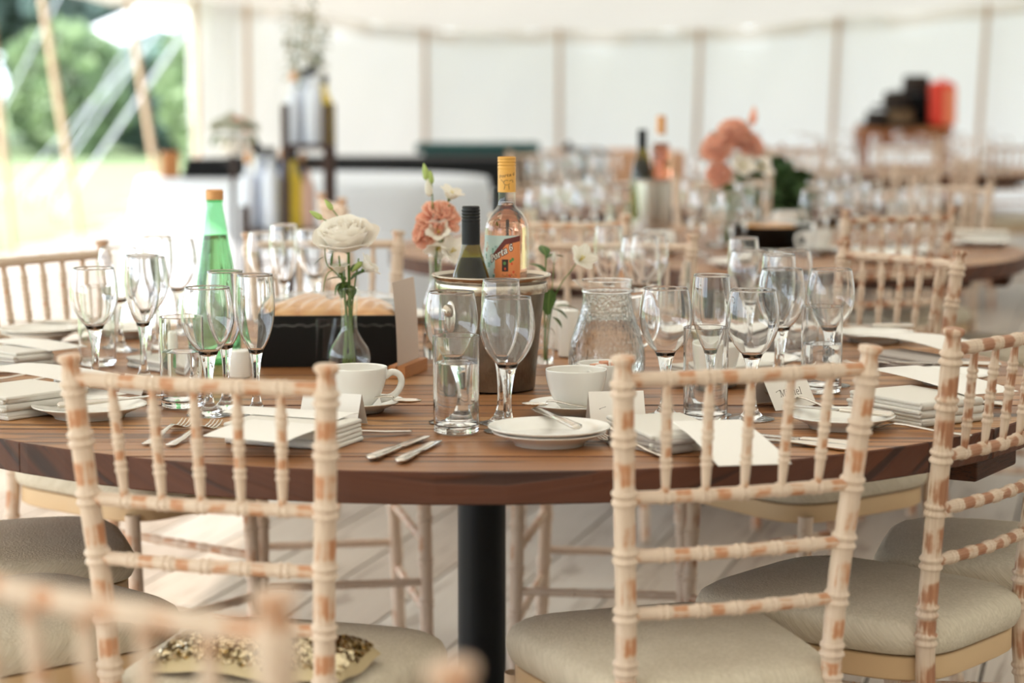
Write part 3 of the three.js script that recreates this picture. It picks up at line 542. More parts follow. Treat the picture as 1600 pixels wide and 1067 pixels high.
// setting of the near left chair
napkin([-0.2617, 0.7422], -22, 0.17, 0.105, 5, 'folded white napkin before the near left chair, name card behind it');
menuCard([-0.2882, 0.8215], -28, 0.135, 0.125, 0.788, 3, 'white menu card leaning out from the napkin of the near left chair', 0.003);
menuCard([-0.2708, 0.6770], -22, 0.19, 0.07, 0.7925, 0, 'white card strip lying on top of the near left napkin', 0.002);
nameCard([-0.2175, 0.5774], -18, 0.095, 0.048, '', 'blank white tent card before the left coffee cup');
cutlery('fork', [-0.4516, 0.6830], -9, 0.2, 'fork left one of two behind the near left chair spindles', TOP, 0, 0);
cutlery('fork', [-0.4114, 0.6950], -12, 0.2, 'fork right one of two behind the near left chair spindles', TOP, 0, 0);
cutlery('fork', [-0.3069, 0.5581], 32, 0.17, 'fork tip showing behind the napkin of the near left chair');
cutlery('knife', [-0.1050, 0.8104], -19, 0.21, 'left and longer of two knives lying parallel at the front edge');
cutlery('knife', [-0.0757, 0.8434], -14, 0.185, 'right and shorter of two knives lying parallel at the front edge');
cutlery('spoon', [-0.1699, 0.7069], 118, 0.17, 'spoon sticking out from under the blank tent card');
plate([-0.6008, 0.4987], 0.089, 'white side plate at the left with a butter knife, behind the near left post');
cutlery('butter_knife', [-0.5697, 0.4785], -62, 0.175, 'butter knife lying across the left front side plate', TOP + 0.019, 2);
plate([0.1072, 0.7652], 0.088, 'white side plate at the front right edge with a butter knife on it', TOP + 0.007);
plate([0.1072, 0.7652], 0.082, 'lower white plate under the front right side plate');
cutlery('butter_knife', [0.1156, 0.7069], 22, 0.17, 'butter knife lying across the front right side plate', TOP + 0.0265, 2);
// near right chair
napkin([0.2763, 0.7305], 17, 0.115, 0.2, 4, 'white napkin under the large menu card at the near right');
napkin([0.2499, 0.7992], 38, 0.05, 0.13, 3, 'rolled pale napkin end beside the forks at the near right', M.grayLinen);
cutlery('fork', [0.1986, 0.7069], 22, 0.2, 'upper fork beside the white plate at the near right', TOP + 0.004);
cutlery('fork', [0.2218, 0.7992], 27, 0.2, 'lower fork partly under the pale napkin at the near right', TOP);
menuCard([0.352, 0.905], 10, 0.1, 0.25, 0.786, 5, 'large blank white menu card reaching over the front table edge', 0.004);
nameCard([0.2114, 0.5710], 8, 0.085, 0.05, 'A', 'tent name card with the letter A beside the near right chair post');
nameCard([0.4868, 0.3808], 28, 0.082, 0.052, 'Michel', 'tent name card with handwriting behind the near right chair spindles', 38);
cutlery('knife', [0.4463, 0.7652], 52, 0.21, 'left knife of a pair lying at the right behind the spindles');
cutlery('knife', [0.4694, 0.7422], 55, 0.2, 'right knife of a pair lying at the right behind the spindles');
cutlery('spoon', [0.5223, 0.4233], 40, 0.18, 'spoon lying with its dark hollow beside the handwritten name card', TOP + 0.006, 6);
cutlery('fork', [0.5558, 0.4580], 30, 0.19, 'fork beside the dark spoon at the right');
plate([0.5488, 0.6092], 0.08, 'white side plate behind the right post of the near right chair', TOP);
cutlery('butter_knife', [0.5477, 0.5838], 68, 0.17, 'butter knife across the plate behind the near right chair post', TOP + 0.019, 2);
// third chair and round the right
napkin([0.6759, 0.5054], 32, 0.13, 0.17, 6, 'thick folded napkin stack behind the worn chair post');
menuCard([0.7364, 0.3951], 25, 0.1, 0.27, 0.804, 2, 'white menu card bridging the thick napkin and the right table edge', 0.004);
cutlery('fork', [0.6410, 0.6588], 62, 0.19, 'fork under the thick folded napkin');
plate([0.8068, 0.1112], 0.076, 'white side plate seen through the worn chair spindles');
cutlery('knife', [0.8192, 0.0179], 78, 0.19, 'knife lying flat across the plate behind the worn chair', TOP + 0.019, 0);
cutlery('knife', [0.7542, 0.3664], 70, 0.18, 'knife at the right edge under the worn chair rail');
napkin([0.7865, -0.0891], 30, 0.1, 0.2, 4, 'grey folded napkin under the far right menu card', M.grayLinen);
menuCard([0.8104, -0.1827], 30, 0.11, 0.3, 0.795, 0, 'white bowed menu card over the grey napkin at the far right', 0.012);
cutlery('fork', [0.7420, -0.0799], 60, 0.19, 'fork tines poking out left of the grey napkin');
plate([0.7800, -0.5248], 0.079, 'white side plate before the brown worn facing chair');
cutlery('butter_knife', [0.7876, -0.6046], 80, 0.17, 'butter knife on the plate before the worn facing chair', TOP + 0.019, 0);
// far side and left
plate([-0.8926, -0.5248], 0.082, 'large white plate at the far left table edge', TOP + 0.008);
plate([-0.8926, -0.5248], 0.076, 'lower plate stacked under the far left plate');
cutlery('knife', [-0.8963, -0.6046], 84, 0.18, 'knife lying on the far left plate', TOP + 0.027, 0);
menuCard([-0.8413, -0.2117], 48, 0.085, 0.22, 0.79, 0, 'long white menu card below the far left plate', 0.004);
napkin([-0.8623, -0.1447], 48, 0.085, 0.14, 5, 'rolled napkin under the long far left menu card');
cutlery('fork', [-0.7851, 0.0523], -60, 0.18, 'fork tines showing before the left menu card, left one');
cutlery('fork', [-0.7407, 0.0945], -58, 0.18, 'fork tines showing before the left menu card, right one');
cutlery('knife', [-0.8318, -0.0171], -84, 0.19, 'knife pointing in from the left picture edge');
napkin([-0.7234, 0.4373], 50, 0.16, 0.14, 6, 'folded napkin stack cut by the left picture edge');
menuCard([-0.7187, 0.2547], 50, 0.11, 0.25, 0.798, 0, 'white menu card lying on the left napkin stack', 0.004);
menuCard([-0.6492, 0.3077], 52, 0.06, 0.15, 0.772, 0, 'triangular tip of a white card behind the near left post', 0.002);
nameCard([-0.5718, 0.2315], -42, 0.06, 0.03, '', 'small tilted name card behind the near left chair rail');
plate([-0.6774, 0.2159], 0.036, 'small cream plate behind the near left chair post top');
napkin([-0.5674, -0.0982], -140, 0.09, 0.15, 3, 'low folded napkin behind the left tumbler of fizzy water');
plate([-0.7344, -0.6046], 0.07, 'white plate among the stems of the left glass cluster');
napkin([0.4248, 0.0352], 120, 0.1, 0.17, 4, 'folded napkin seen through the half filled tumbler');
plate([0.4954, -0.0982], 0.08, 'white plate behind the right cluster stems');
napkin([0.5647, -0.3941], 130, 0.1, 0.17, 4, 'far folded napkin at the back of the right glass cluster', M.grayLinen);
menuCard([0.5520, -0.4476], 130, 0.1, 0.24, 0.79, 0, 'white menu card at the back of the right glass cluster', 0.004);
plate([0.4241, -0.5024], 0.078, 'white plate behind the jug side wine glass');
plate([-0.1677, -0.8882], 0.075, 'white plate at the far middle behind the table number');
napkin([-0.2217, -0.8622], 165, 0.1, 0.16, 4, 'pale napkin behind the black bread box');

// cups, saucers, sugar
function cup(at, turn, label) {
  const o = make('cup', () => {
    const g = newGroup('coffee_cup');
    const out = smooth([[0.024, 0.0], [0.027, 0.003], [0.036, 0.014], [0.0435, 0.032], [0.0475, 0.05], [0.0482, 0.0605]], 4);
    part('body', lathe([[0, 0.001], ...out, [0.0472, 0.0612], ...out.slice().reverse().map(([x, y]) => [Math.max(0, x - 0.0026), y + 0.003 * (1 - y / 0.06)]), [0, 0.005]], 44), M.china, g);
    part('handle', turned(line(V(0.044, 0.046, 0), V(0.056, 0.0515, 0), V(0.0665, 0.0475, 0), V(0.0705, 0.036, 0), V(0.066, 0.023, 0), V(0.055, 0.013, 0), V(0.037, 0.009, 0)), [[0, 0.0068], [0.15, 0.0054], [0.85, 0.0054], [1, 0.0068]], 12), M.china, g);
    return g;
  }, at, TOP + 0.0095, turn * D2R);
  return tag(o, label, 'cup', 'white coffee cups on the front table');
}
function saucer(at, label) { return tag(make('saucer', () => { const g = newGroup('saucer'); part('dish', lathe([[0, 0.004], [0.036, 0.004], [0.038, 0.001], [0.042, 0.001], [0.045, 0.005], [0.062, 0.012], [0.0735, 0.0165], [0.0745, 0.0178], [0.073, 0.0185], [0.06, 0.0145], [0.042, 0.0085], [0.03, 0.0082], [0, 0.0082]], 44), M.china, g); part('foot_ring', lathe([[0.038, 0.001], [0.038, 0.0002], [0.042, 0.0002], [0.042, 0.001]], 40), M.china, g); return g; }, at, TOP), label, 'saucer', 'white saucers on the front table'); }
saucer([0.1542, 0.4649], 'white saucer at the front right of the bucket, under the handleless looking cup'); cup([0.1542, 0.4649], 60, 'white coffee cup in the middle right, its handle turned away');
saucer([-0.1903, 0.4373], 'white saucer behind the blank tent card'); cup([-0.1903, 0.4373], 8, 'white coffee cup behind the near left post, handle to the right');
saucer([0.3957, 0.1359], 'white saucer behind the half filled tumbler'); cup([0.3957, 0.1359], 110, 'white coffee cup seen through the right tumbler');
cutlery('teaspoon', [-0.1467, 0.4580], -98, 0.12, 'teaspoon sticking out of the left saucer', TOP + 0.016, 0);
cutlery('teaspoon', [0.1213, 0.5054], 70, 0.11, 'teaspoon on the saucer right of the bucket', TOP + 0.015, 0);
{ const o = thing('sugar_bowl', [0.2041, 0.3226], TOP);
  const out = smooth([[0.028, 0], [0.033, 0.004], [0.042, 0.03], [0.0452, 0.062]], 5);
  part('bowl', lathe([[0, 0.001], ...out, [0.0442, 0.0628], ...out.slice().reverse().map(([x, y]) => [Math.max(0, x - 0.003), y + 0.003 * (1 - y / 0.062)]), [0, 0.005]], 40), M.china, o);
  for (let i = 0; i < 9; i++) part('sugar_cube', box(0.015, 0.012, 0.015, Math.cos(i * 2.4) * 0.02 * Math.sqrt(i / 8), 0.05 + (i % 3) * 0.004, Math.sin(i * 2.4) * 0.02 * Math.sqrt(i / 8), 0.0015, i), i % 2 ? M.paper : std({ color: 0xd8a084, roughness: 0.9 }), o);
  tag(o, 'white sugar bowl with cubes behind the right coffee cup', 'bowl'); }
// shakers
for (const [at, h, w, label] of [[[0.1605, -0.2708], 0.09, 0.0198, 'white cylindrical shaker right of the bucket, nearer of two'], [[0.1447, -0.3835], 0.094, 0.0198, 'white cylindrical shaker right of the bucket, farther of two'], [[-0.5667, -0.0708], 0.066, 0.0155, 'white shaker among the stems of the left glasses'], [[-0.4247, 0.0352], 0.05, 0.02, 'low white shaker between the green bottle and the bread box']]) {
  const o = thing('shaker', at, TOP); part('body', lathe([[0, 0.0005], [w - 0.002, 0.0005], [w, 0.003], [w, h - 0.004], [w - 0.004, h], [0, h + 0.001]], 32), M.china, o);
  for (let k = 0; k < 5; k++) part('hole', new THREE.CylinderGeometry(0.0011, 0.0011, 0.001, 8).translate(Math.cos(k * 1.257) * 0.006, h + 0.0006, Math.sin(k * 1.257) * 0.006), M.capBlack, o);
  tag(o, label, 'shaker', 'white salt and pepper shakers'); }

// jug
{ const o = thing('glass_jug', [0.2196, 0.0523], TOP), out = smooth([[0.05, 0.002], [0.064, 0.012], [0.0672, 0.035], [0.062, 0.07], [0.0505, 0.105], [0.0435, 0.130], [0.0422, 0.149], [0.0425, 0.1535]], 6);
  part('body', lathe(shell(out, 0.002), 48), M.jugGlass, o);
  part('base', lathe([[0, 0.0006], [0.048, 0.0006], [0.05, 0.002], [0.048, 0.005], [0, 0.0045]], 40), M.solidGlass, o);
  part('neck_ring', new THREE.TorusGeometry(0.0425, 0.0026, 10, 48).rotateX(Math.PI / 2).translate(0, 0.1545, 0), M.solidGlass, o);
  const lip = lathe(shell([[0.0420, 0.157], [0.0428, 0.166], [0.0436, 0.1735]], 0.0016), 48), p = lip.attributes.position;
  for (let i = 0; i < p.count; i++) { const a = Math.atan2(p.getZ(i), p.getX(i)), k = Math.max(0, Math.cos(a - Math.PI)) ** 10, h = (p.getY(i) - 0.157) / 0.0165; const s = 1 + 0.4 * k * h; p.setX(i, p.getX(i) * s); p.setZ(i, p.getZ(i) * s); }
  lip.computeVertexNormals(); part('lip', lip, M.glass, o);
  part('rim', new THREE.TorusGeometry(0.0430, 0.0013, 8, 48, Math.PI * 1.86).rotateX(Math.PI / 2).rotateY(-Math.PI * 0.93).translate(0, 0.1738, 0), M.solidGlass, o);
  part('handle', turned(line(V(0.042, 0.146, 0), V(0.07, 0.146, -0.005), V(0.086, 0.115, -0.008), V(0.078, 0.075, -0.006), V(0.063, 0.06, 0)), [[0, 0.0055], [0.3, 0.0048], [1, 0.006]], 12), M.solidGlass, o);
  part('water', lathe([[0, 0.0055], [0.05, 0.0056], [0.0605, 0.013], [0.0645, 0.035], [0.0597, 0.068], [0.0482, 0.105], [0, 0.105]], 40), M.water, o);
  tag(o, 'round bellied glass jug of water with condensation, right of the bucket', 'jug'); }

// green water bottle
{ const o = thing('water_bottle', [-0.4925, -0.1827], TOP), out = smooth([[0.04, 0.0], [0.0445, 0.006], [0.0445, 0.05], [0.0415, 0.10], [0.034, 0.16], [0.0262, 0.215], [0.0195, 0.262], [0.0152, 0.285], [0.0142, 0.297]], 5);
  part('body', lathe(out, 48), M.greenGlass, o);
  part('neck_ring', new THREE.TorusGeometry(0.0146, 0.0018, 8, 32).rotateX(Math.PI / 2).translate(0, 0.2985, 0), M.greenGlass, o);
  part('base', lathe([[0, 0.004], [0.03, 0.001], [0.042, 0.001], [0.042, 0.004], [0, 0.008]], 40), M.greenGlass, o);
  const w = out.filter((q) => q[1] > 0.007 && q[1] < 0.245); part('water', lathe([[0, 0.009], ...w.map(([x, y]) => [x - 0.0024, y]), [0, w[w.length - 1][1]]], 40), M.water, o);
  part('cap', lathe([[0.0155, 0.301], [0.0165, 0.302], [0.0158, 0.305], [0.0165, 0.308], [0.0158, 0.311], [0.0165, 0.314], [0.016, 0.3175], [0.0145, 0.3195], [0, 0.3195]], 32), M.capCopper, o);
  tag(o, 'tall conical green glass water bottle with a copper cap', 'bottle'); }

// bucket and its bottles
{ const at = [0.0193, 0.1763], o = thing('wine_bucket', at, TOP), out = [[0.0715, 0.001], [0.0735, 0.004], [0.0775, 0.05], [0.0835, 0.11], [0.0905, 0.17], [0.0935, 0.187]];
  part('body', lathe([[0, 0.001], ...out, ...out.slice().reverse().map(([x, y]) => [x - 0.0016, y + 0.002]), [0, 0.004]], 64), M.bucket, o);
  part('rim', lathe([[0.0932, 0.185], [0.0975, 0.1885], [0.1005, 0.1925], [0.1, 0.195], [0.097, 0.195], [0.0925, 0.190]], 64), M.bucketRim, o);
  part('band', lathe([[0.0921, 0.181], [0.0942, 0.181], [0.0952, 0.1655], [0.0895, 0.1655]], 64), M.bucketRim, o);
  for (const s of [-1, 1]) { const k = part('knob', new THREE.SphereGeometry(0.0115, 24, 16), M.bucketRim, o), bp = part('boss', lathe([[0, 0.004], [0.010, 0.0036], [0.0145, 0.0012], [0.015, -0.001], [0, -0.001]], 28).rotateX(Math.PI / 2), M.cooler, o); bp.scale.set(1, 1.9, 1); bp.rotation.y = Math.atan2(Math.cos(2.45 + (s > 0 ? Math.PI : 0)), Math.sin(2.45 + (s > 0 ? Math.PI : 0))); bp.position.set(Math.cos(2.45 + (s > 0 ? Math.PI : 0)) * 0.087, 0.127, Math.sin(2.45 + (s > 0 ? Math.PI : 0)) * 0.087); k.position.set(Math.cos(2.45 + (s > 0 ? Math.PI : 0)) * 0.094, 0.137, Math.sin(2.45 + (s > 0 ? Math.PI : 0)) * 0.094); const r = part('ring_handle', new THREE.TorusGeometry(0.0185, 0.0026, 10, 36), M.bucketRim, k); r.scale.set(0.72, 1.25, 1); r.position.set(s * -0.006, -0.013, s * 0.009); r.rotation.y = 0.5; }
  tag(o, 'tapered steel wine bucket with a rolled rim and ring handles on the front table', 'bucket');
  const label6 = canvasTexture(512, 512, (c, W, H) => { // wrap label of painted houses
    c.fillStyle = '#c3d2ca'; c.fillRect(0, 0, W, H);
    for (let i = 0; i < 46; i++) { const x = (i * 97) % W, y = 40 + (i * 53) % (H - 60); c.fillStyle = ['#a7c2bb', '#d8d0bd', '#8fb2a5', '#c98d74', '#e3ded0', '#6f958a'][i % 6]; c.fillRect(x, y, 26 + i % 20, 34 + i % 26); c.fillStyle = '#4e5c58'; c.fillRect(x + 7, y + 9, 5, 9); c.fillRect(x + 18, y + 9, 5, 9); }
    c.fillStyle = '#e58a52'; c.beginPath(); c.moveTo(215, 512); c.lineTo(215, 170); c.lineTo(330, 60); c.lineTo(512, 30); c.lineTo(512, 512); c.fill();
    c.fillStyle = '#6d2f28'; c.beginPath(); c.moveTo(170, 190); c.lineTo(330, 30); c.lineTo(512, 0); c.lineTo(512, 50); c.lineTo(345, 80); c.lineTo(205, 225); c.fill();
    c.fillStyle = '#3a2420'; c.fillRect(300, 215, 70, 110); c.fillRect(310, 400, 60, 112); c.fillStyle = '#5f8f4c'; for (const [x, y] of [[395, 230], [420, 215], [330, 250], [410, 440], [395, 470]]) { c.beginPath(); c.arc(x, y, 16, 0, 7); c.fill(); }
    c.fillStyle = '#e0552f'; for (const [x, y] of [[410, 255], [335, 300], [430, 330], [385, 360]]) { c.beginPath(); c.arc(x, y, 12, 0, 7); c.fill(); }
    c.strokeStyle = '#3a2420'; c.lineWidth = 3; for (let i = 0; i < 14; i++) { c.beginPath(); c.moveTo(300 + i * 12, 360 + (i % 3) * 9); c.lineTo(310 + i * 12, 345 + (i % 4) * 12); c.stroke(); }
    c.save(); c.translate(285, 190); c.rotate(-0.42); c.font = 'italic bold 80px serif'; c.strokeStyle = '#53251f'; c.lineWidth = 14; c.textAlign = 'center'; c.strokeText('Porta 6', 10, 0); c.fillStyle = '#f4efe4'; c.fillText('Porta 6', 10, 0); c.restore(); });
  const capPrint = canvasTexture(256, 256, (c, W, H) => { c.fillStyle = '#e2a850'; c.fillRect(0, 0, W, H); c.fillStyle = '#4b2f16'; c.save(); c.translate(W / 2, 70); c.rotate(-0.2); c.font = 'italic bold 46px serif'; c.textAlign = 'center'; c.fillText('Porta 6', 0, 0); c.restore(); c.strokeStyle = '#4b2f16'; c.lineWidth = 5; c.beginPath(); c.arc(128, 140, 28, 0.4, 5.2); c.moveTo(112, 170); c.lineTo(104, 222); c.moveTo(146, 168); c.lineTo(150, 222); c.moveTo(96, 130); c.lineTo(70, 104); c.moveTo(152, 122); c.quadraticCurveTo(190, 90, 186, 140); c.stroke(); });
  const bottle = (at, y, turn, tilt, glass, liquid, level, kind, label) => {
    const b = thing('wine_bottle', at, TOP + y, turn); b.rotation.order = 'YXZ'; b.rotation.z = tilt;
    const out = kind === 'slope' ? smooth([[0.035, 0.001], [0.038, 0.006], [0.038, 0.13], [0.0372, 0.15], [0.031, 0.182], [0.0205, 0.215], [0.0152, 0.238], [0.0142, 0.262], [0.0142, 0.288]], 5) : smooth([[0.034, 0.001], [0.0375, 0.006], [0.0375, 0.12], [0.0374, 0.172], [0.0355, 0.19], [0.0275, 0.206], [0.0175, 0.217], [0.0145, 0.226], [0.014, 0.25], [0.014, 0.288]], 5);
    part('body', lathe(out, 44), glass, b);
    const w = out.filter((q) => q[1] > 0.007 && q[1] < level); part('wine', lathe([[0, 0.009], ...w.map(([x, yy]) => [Math.max(0.004, x - 0.003), yy]), [0, w[w.length - 1][1]]], 36), liquid, b);
    const r = 0.0153, top = 0.3005, cm = kind === 'slope' ? M.capBlack : M.capYellow, cl = kind === 'slope' ? 0.236 : 0.243;
    part('screw_cap', lathe([[r, cl + 0.036], [r, cl + 0.037], [r - 0.0005, cl + 0.0375], ...[0, 1, 2, 3].flatMap((k) => [[r + 0.0002, cl + 0.040 + k * 0.0052], [r + 0.0002, cl + 0.0432 + k * 0.0052], [r - 0.0016, cl + 0.0440 + k * 0.0052]]), [r, top - 0.003], [r - 0.0015, top], [0, top]], 36), cm, b);
    part('neck_foil', lathe([[r, cl], [r, cl + 0.036]], 36), kind === 'slope' ? M.capBlack : std({ map: rep(capPrint, 2, 1, -0.25), roughness: 0.42, metalness: 0.1 }), b);
    if (kind !== 'slope') { const g = new THREE.CylinderGeometry(0.03785, 0.03785, 0.095, 40, 1, true, -2.2, 2.05); g.translate(0, 0.124, 0); part('label', g, std({ map: label6, roughness: 0.6 }), b); }
    return tag(b, label, 'wine bottle');
  };
  bottle([at[0] - 0.034, at[1] + 0.022], 0.0095, 0.4, 0.0, M.oliveGlass, M.wineDark, 0.216, 'slope', 'dark green wine bottle with a black screw cap in the front bucket');
  bottle([at[0] + 0.026, at[1] - 0.03], 0.088, 0.78, 0.0, M.glass, M.rose, 0.229, 'round', 'pink wine bottle with a yellow cap and painted house label in the front bucket');
  bottle([0.0286, -0.7238], 0, 0.2, 0.0, M.oliveGlass, M.wineDark, 0.2, 'slope', 'green wine bottle standing on the table hidden behind the pink bottle, only an edge showing');
}

// ---------------------------------------------------------------- flowers
const petalGeo = (w, h, cup, curl, ruffle = 0, n = 6) => patch((u, v) => {
  const s = (u - 0.5) * 2, width = w * Math.sin(Math.PI * Math.min(1, 0.16 + v * 0.62)) ** 0.8 * (v > 0.8 ? 1 - (v - 0.8) * 1.1 : 1), x = s * width, out = cup * Math.sin(v * Math.PI * 0.5) + curl * v ** 3 - 0.35 * w * s * s * (1 - v * 0.4);
  const tip = 0.5 * h * 0.14 * (1 - s * s) * v * v + ruffle * Math.sin(s * 11) * v ** 2 * 0.6;
  return [x, h * v * (1 - 0.25 * Math.max(0, curl) * v * 6) + tip, out + ruffle * Math.sin(s * 9 + v * 3) * v * v];
}, 12, n * 2);
const leafGeo = (w, l, droop = 0.3) => patch((u, v) => { const s = (u - 0.5) * 2, wd = w * Math.sin(Math.PI * v ** 0.8) ** 0.9; return [s * wd, -droop * l * v * v + 0.25 * wd * Math.abs(s), -l * v]; }, 6, 12);
function addStem(o, a, b, c, r = 0.0018) { part('stem', turned(line(V(...a), V(...b), V(...c)), [[0, r], [0.5, r * 0.9], [1, r * 0.8]], 8), M.stem, o); }
function addLeaf(o, p, ry, rx, w, l, droop) { const m = part('leaf', leafGeo(w, l, droop), M.leaf, o); m.position.set(...p); m.rotation.order = 'YXZ'; m.rotation.set(rx, ry, 0); return m; }
function addBud(o, p, rx, rz, s, mat = M.bud) { const m = part('bud', lathe(smooth([[0.0004, 0], [0.0042, 0.004], [0.0046, 0.011], [0.0026, 0.019], [0.0004, 0.024]], 4).map(([x, y]) => [x * s, y * s]), 14), mat, o); m.position.set(...p); m.rotation.set(rx, 0, rz); return m; }
// a rose petal is a piece of a revolved cup: [radius, height] at the lip, opening half angle, roll of the lip
const roseShell = (R, y, half, lip, droop, wob) => patch((u, v) => {
  const s = (u - 0.5) * 2, edge = Math.abs(s) ** 2.6, a = s * half * (0.55 + 0.45 * Math.min(1, v * 1.6)), f = v ** 5;
  const r = R * Math.sin(Math.min(1, v ** 0.75) * Math.PI / 2) * (1 + 0.03 * Math.sin(s * 6 + wob)) + lip * f * (1 + 0.5 * (1 - edge)) + 0.0012 * Math.sin(s * 9 + wob) * v, h = -0.012 + (y + 0.012) * v ** 1.5 - droop * f * v - edge * v * v * 0.010 + (1 - Math.abs(s)) * 0.003 * f;
  return [Math.sin(a) * r, h, Math.cos(a) * r];
}, 14, 12);
function addRose(o, p, tilt, k) {
  const g = new THREE.Group(); g.name = 'rose_head'; g.position.set(...p); g.rotation.set(tilt[0], 0, tilt[1]); o.add(g);
  [[3, 0.006, 0.044, 1.35, 0, 0], [3, 0.0115, 0.0455, 1.35, 0.0006, 0], [3, 0.018, 0.046, 1.3, 0.001, 0], [4, 0.025, 0.0455, 1.15, 0.002, 0.0006], [4, 0.032, 0.044, 1.1, 0.003, 0.001], [4, 0.0385, 0.042, 1.1, 0.005, 0.002], [4, 0.044, 0.038, 1.1, 0.009, 0.005], [3, 0.0475, 0.031, 1.25, 0.014, 0.010]].forEach(([n, R, y, half, lip, droop], i) => {
    for (let q = 0; q < n; q++) { const m = part('petal', roseShell(R * k * rr(0.95, 1.05), (y + rr(-0.002, 0.002)) * k, half, lip * k, droop * k, rr(0, 6)), M.petalCream, g); m.rotation.order = 'YXZ'; m.rotation.set(rr(-0.05, 0.05), q / n * TAU + i * 0.9, rr(-0.05, 0.05)); }
  });
  part('calyx', lathe([[0.002, -0.022 * k], [0.007 * k, -0.016 * k], [0.010 * k, -0.009 * k], [0.002, 0]], 16), M.stem, g);
  return g;
}
function addCarnation(o, p, tilt, size, mat = M.petalCoral, name = 'carnation_head') {
  const g = new THREE.Group(); g.name = name; g.position.set(...p); g.rotation.set(tilt[0], 0, tilt[1]); o.add(g);
  [[7, 0.3, 0.15], [9, 0.38, 0.5], [11, 0.44, 0.9], [12, 0.48, 1.25], [12, 0.5, 1.55]].forEach(([n, h, lean], i) => { for (let k = 0; k < n; k++) { const m = part('petal', petalGeo(size * 0.2, size * h, size * 0.03, size * 0.05, size * 0.035, 5), mat, g); m.rotation.order = 'YXZ'; m.rotation.set(lean + rr(-0.2, 0.2), k / n * TAU + i + rr(-0.2, 0.2), rr(-0.3, 0.3)); } });
  part('calyx', lathe([[0.002, -size * 0.3], [size * 0.09, -size * 0.24], [size * 0.11, -size * 0.04], [0.001, 0]], 14), M.stem, g);
  return g;
}
function addBell(o, p, tilt, size, mat = M.petalWhite) { // lisianthus or freesia bloom of five petals
  const g = new THREE.Group(); g.name = 'white_bloom'; g.position.set(...p); g.rotation.set(tilt[0], tilt[2] || 0, tilt[1]); o.add(g);
  for (let k = 0; k < 5; k++) { const m = part('petal', petalGeo(size * 0.36, size * 0.8, size * 0.18, size * 0.22, size * 0.03), mat, g); m.rotation.order = 'YXZ'; m.rotation.set(0.45, k / 5 * TAU, 0); }
  for (let k = 0; k < 3; k++) part('stamen', rod(V(0, size * 0.1, 0), V(Math.cos(k * 2.1) * size * 0.08, size * 0.5, Math.sin(k * 2.1) * size * 0.08), size * 0.025, 6), std({ color: 0xd9c24a, roughness: 0.7 }), g);
  part('calyx', lathe([[0.001, -size * 0.16], [size * 0.1, -size * 0.05], [size * 0.13, size * 0.1]], 12), M.stem, g);
  return g;
}
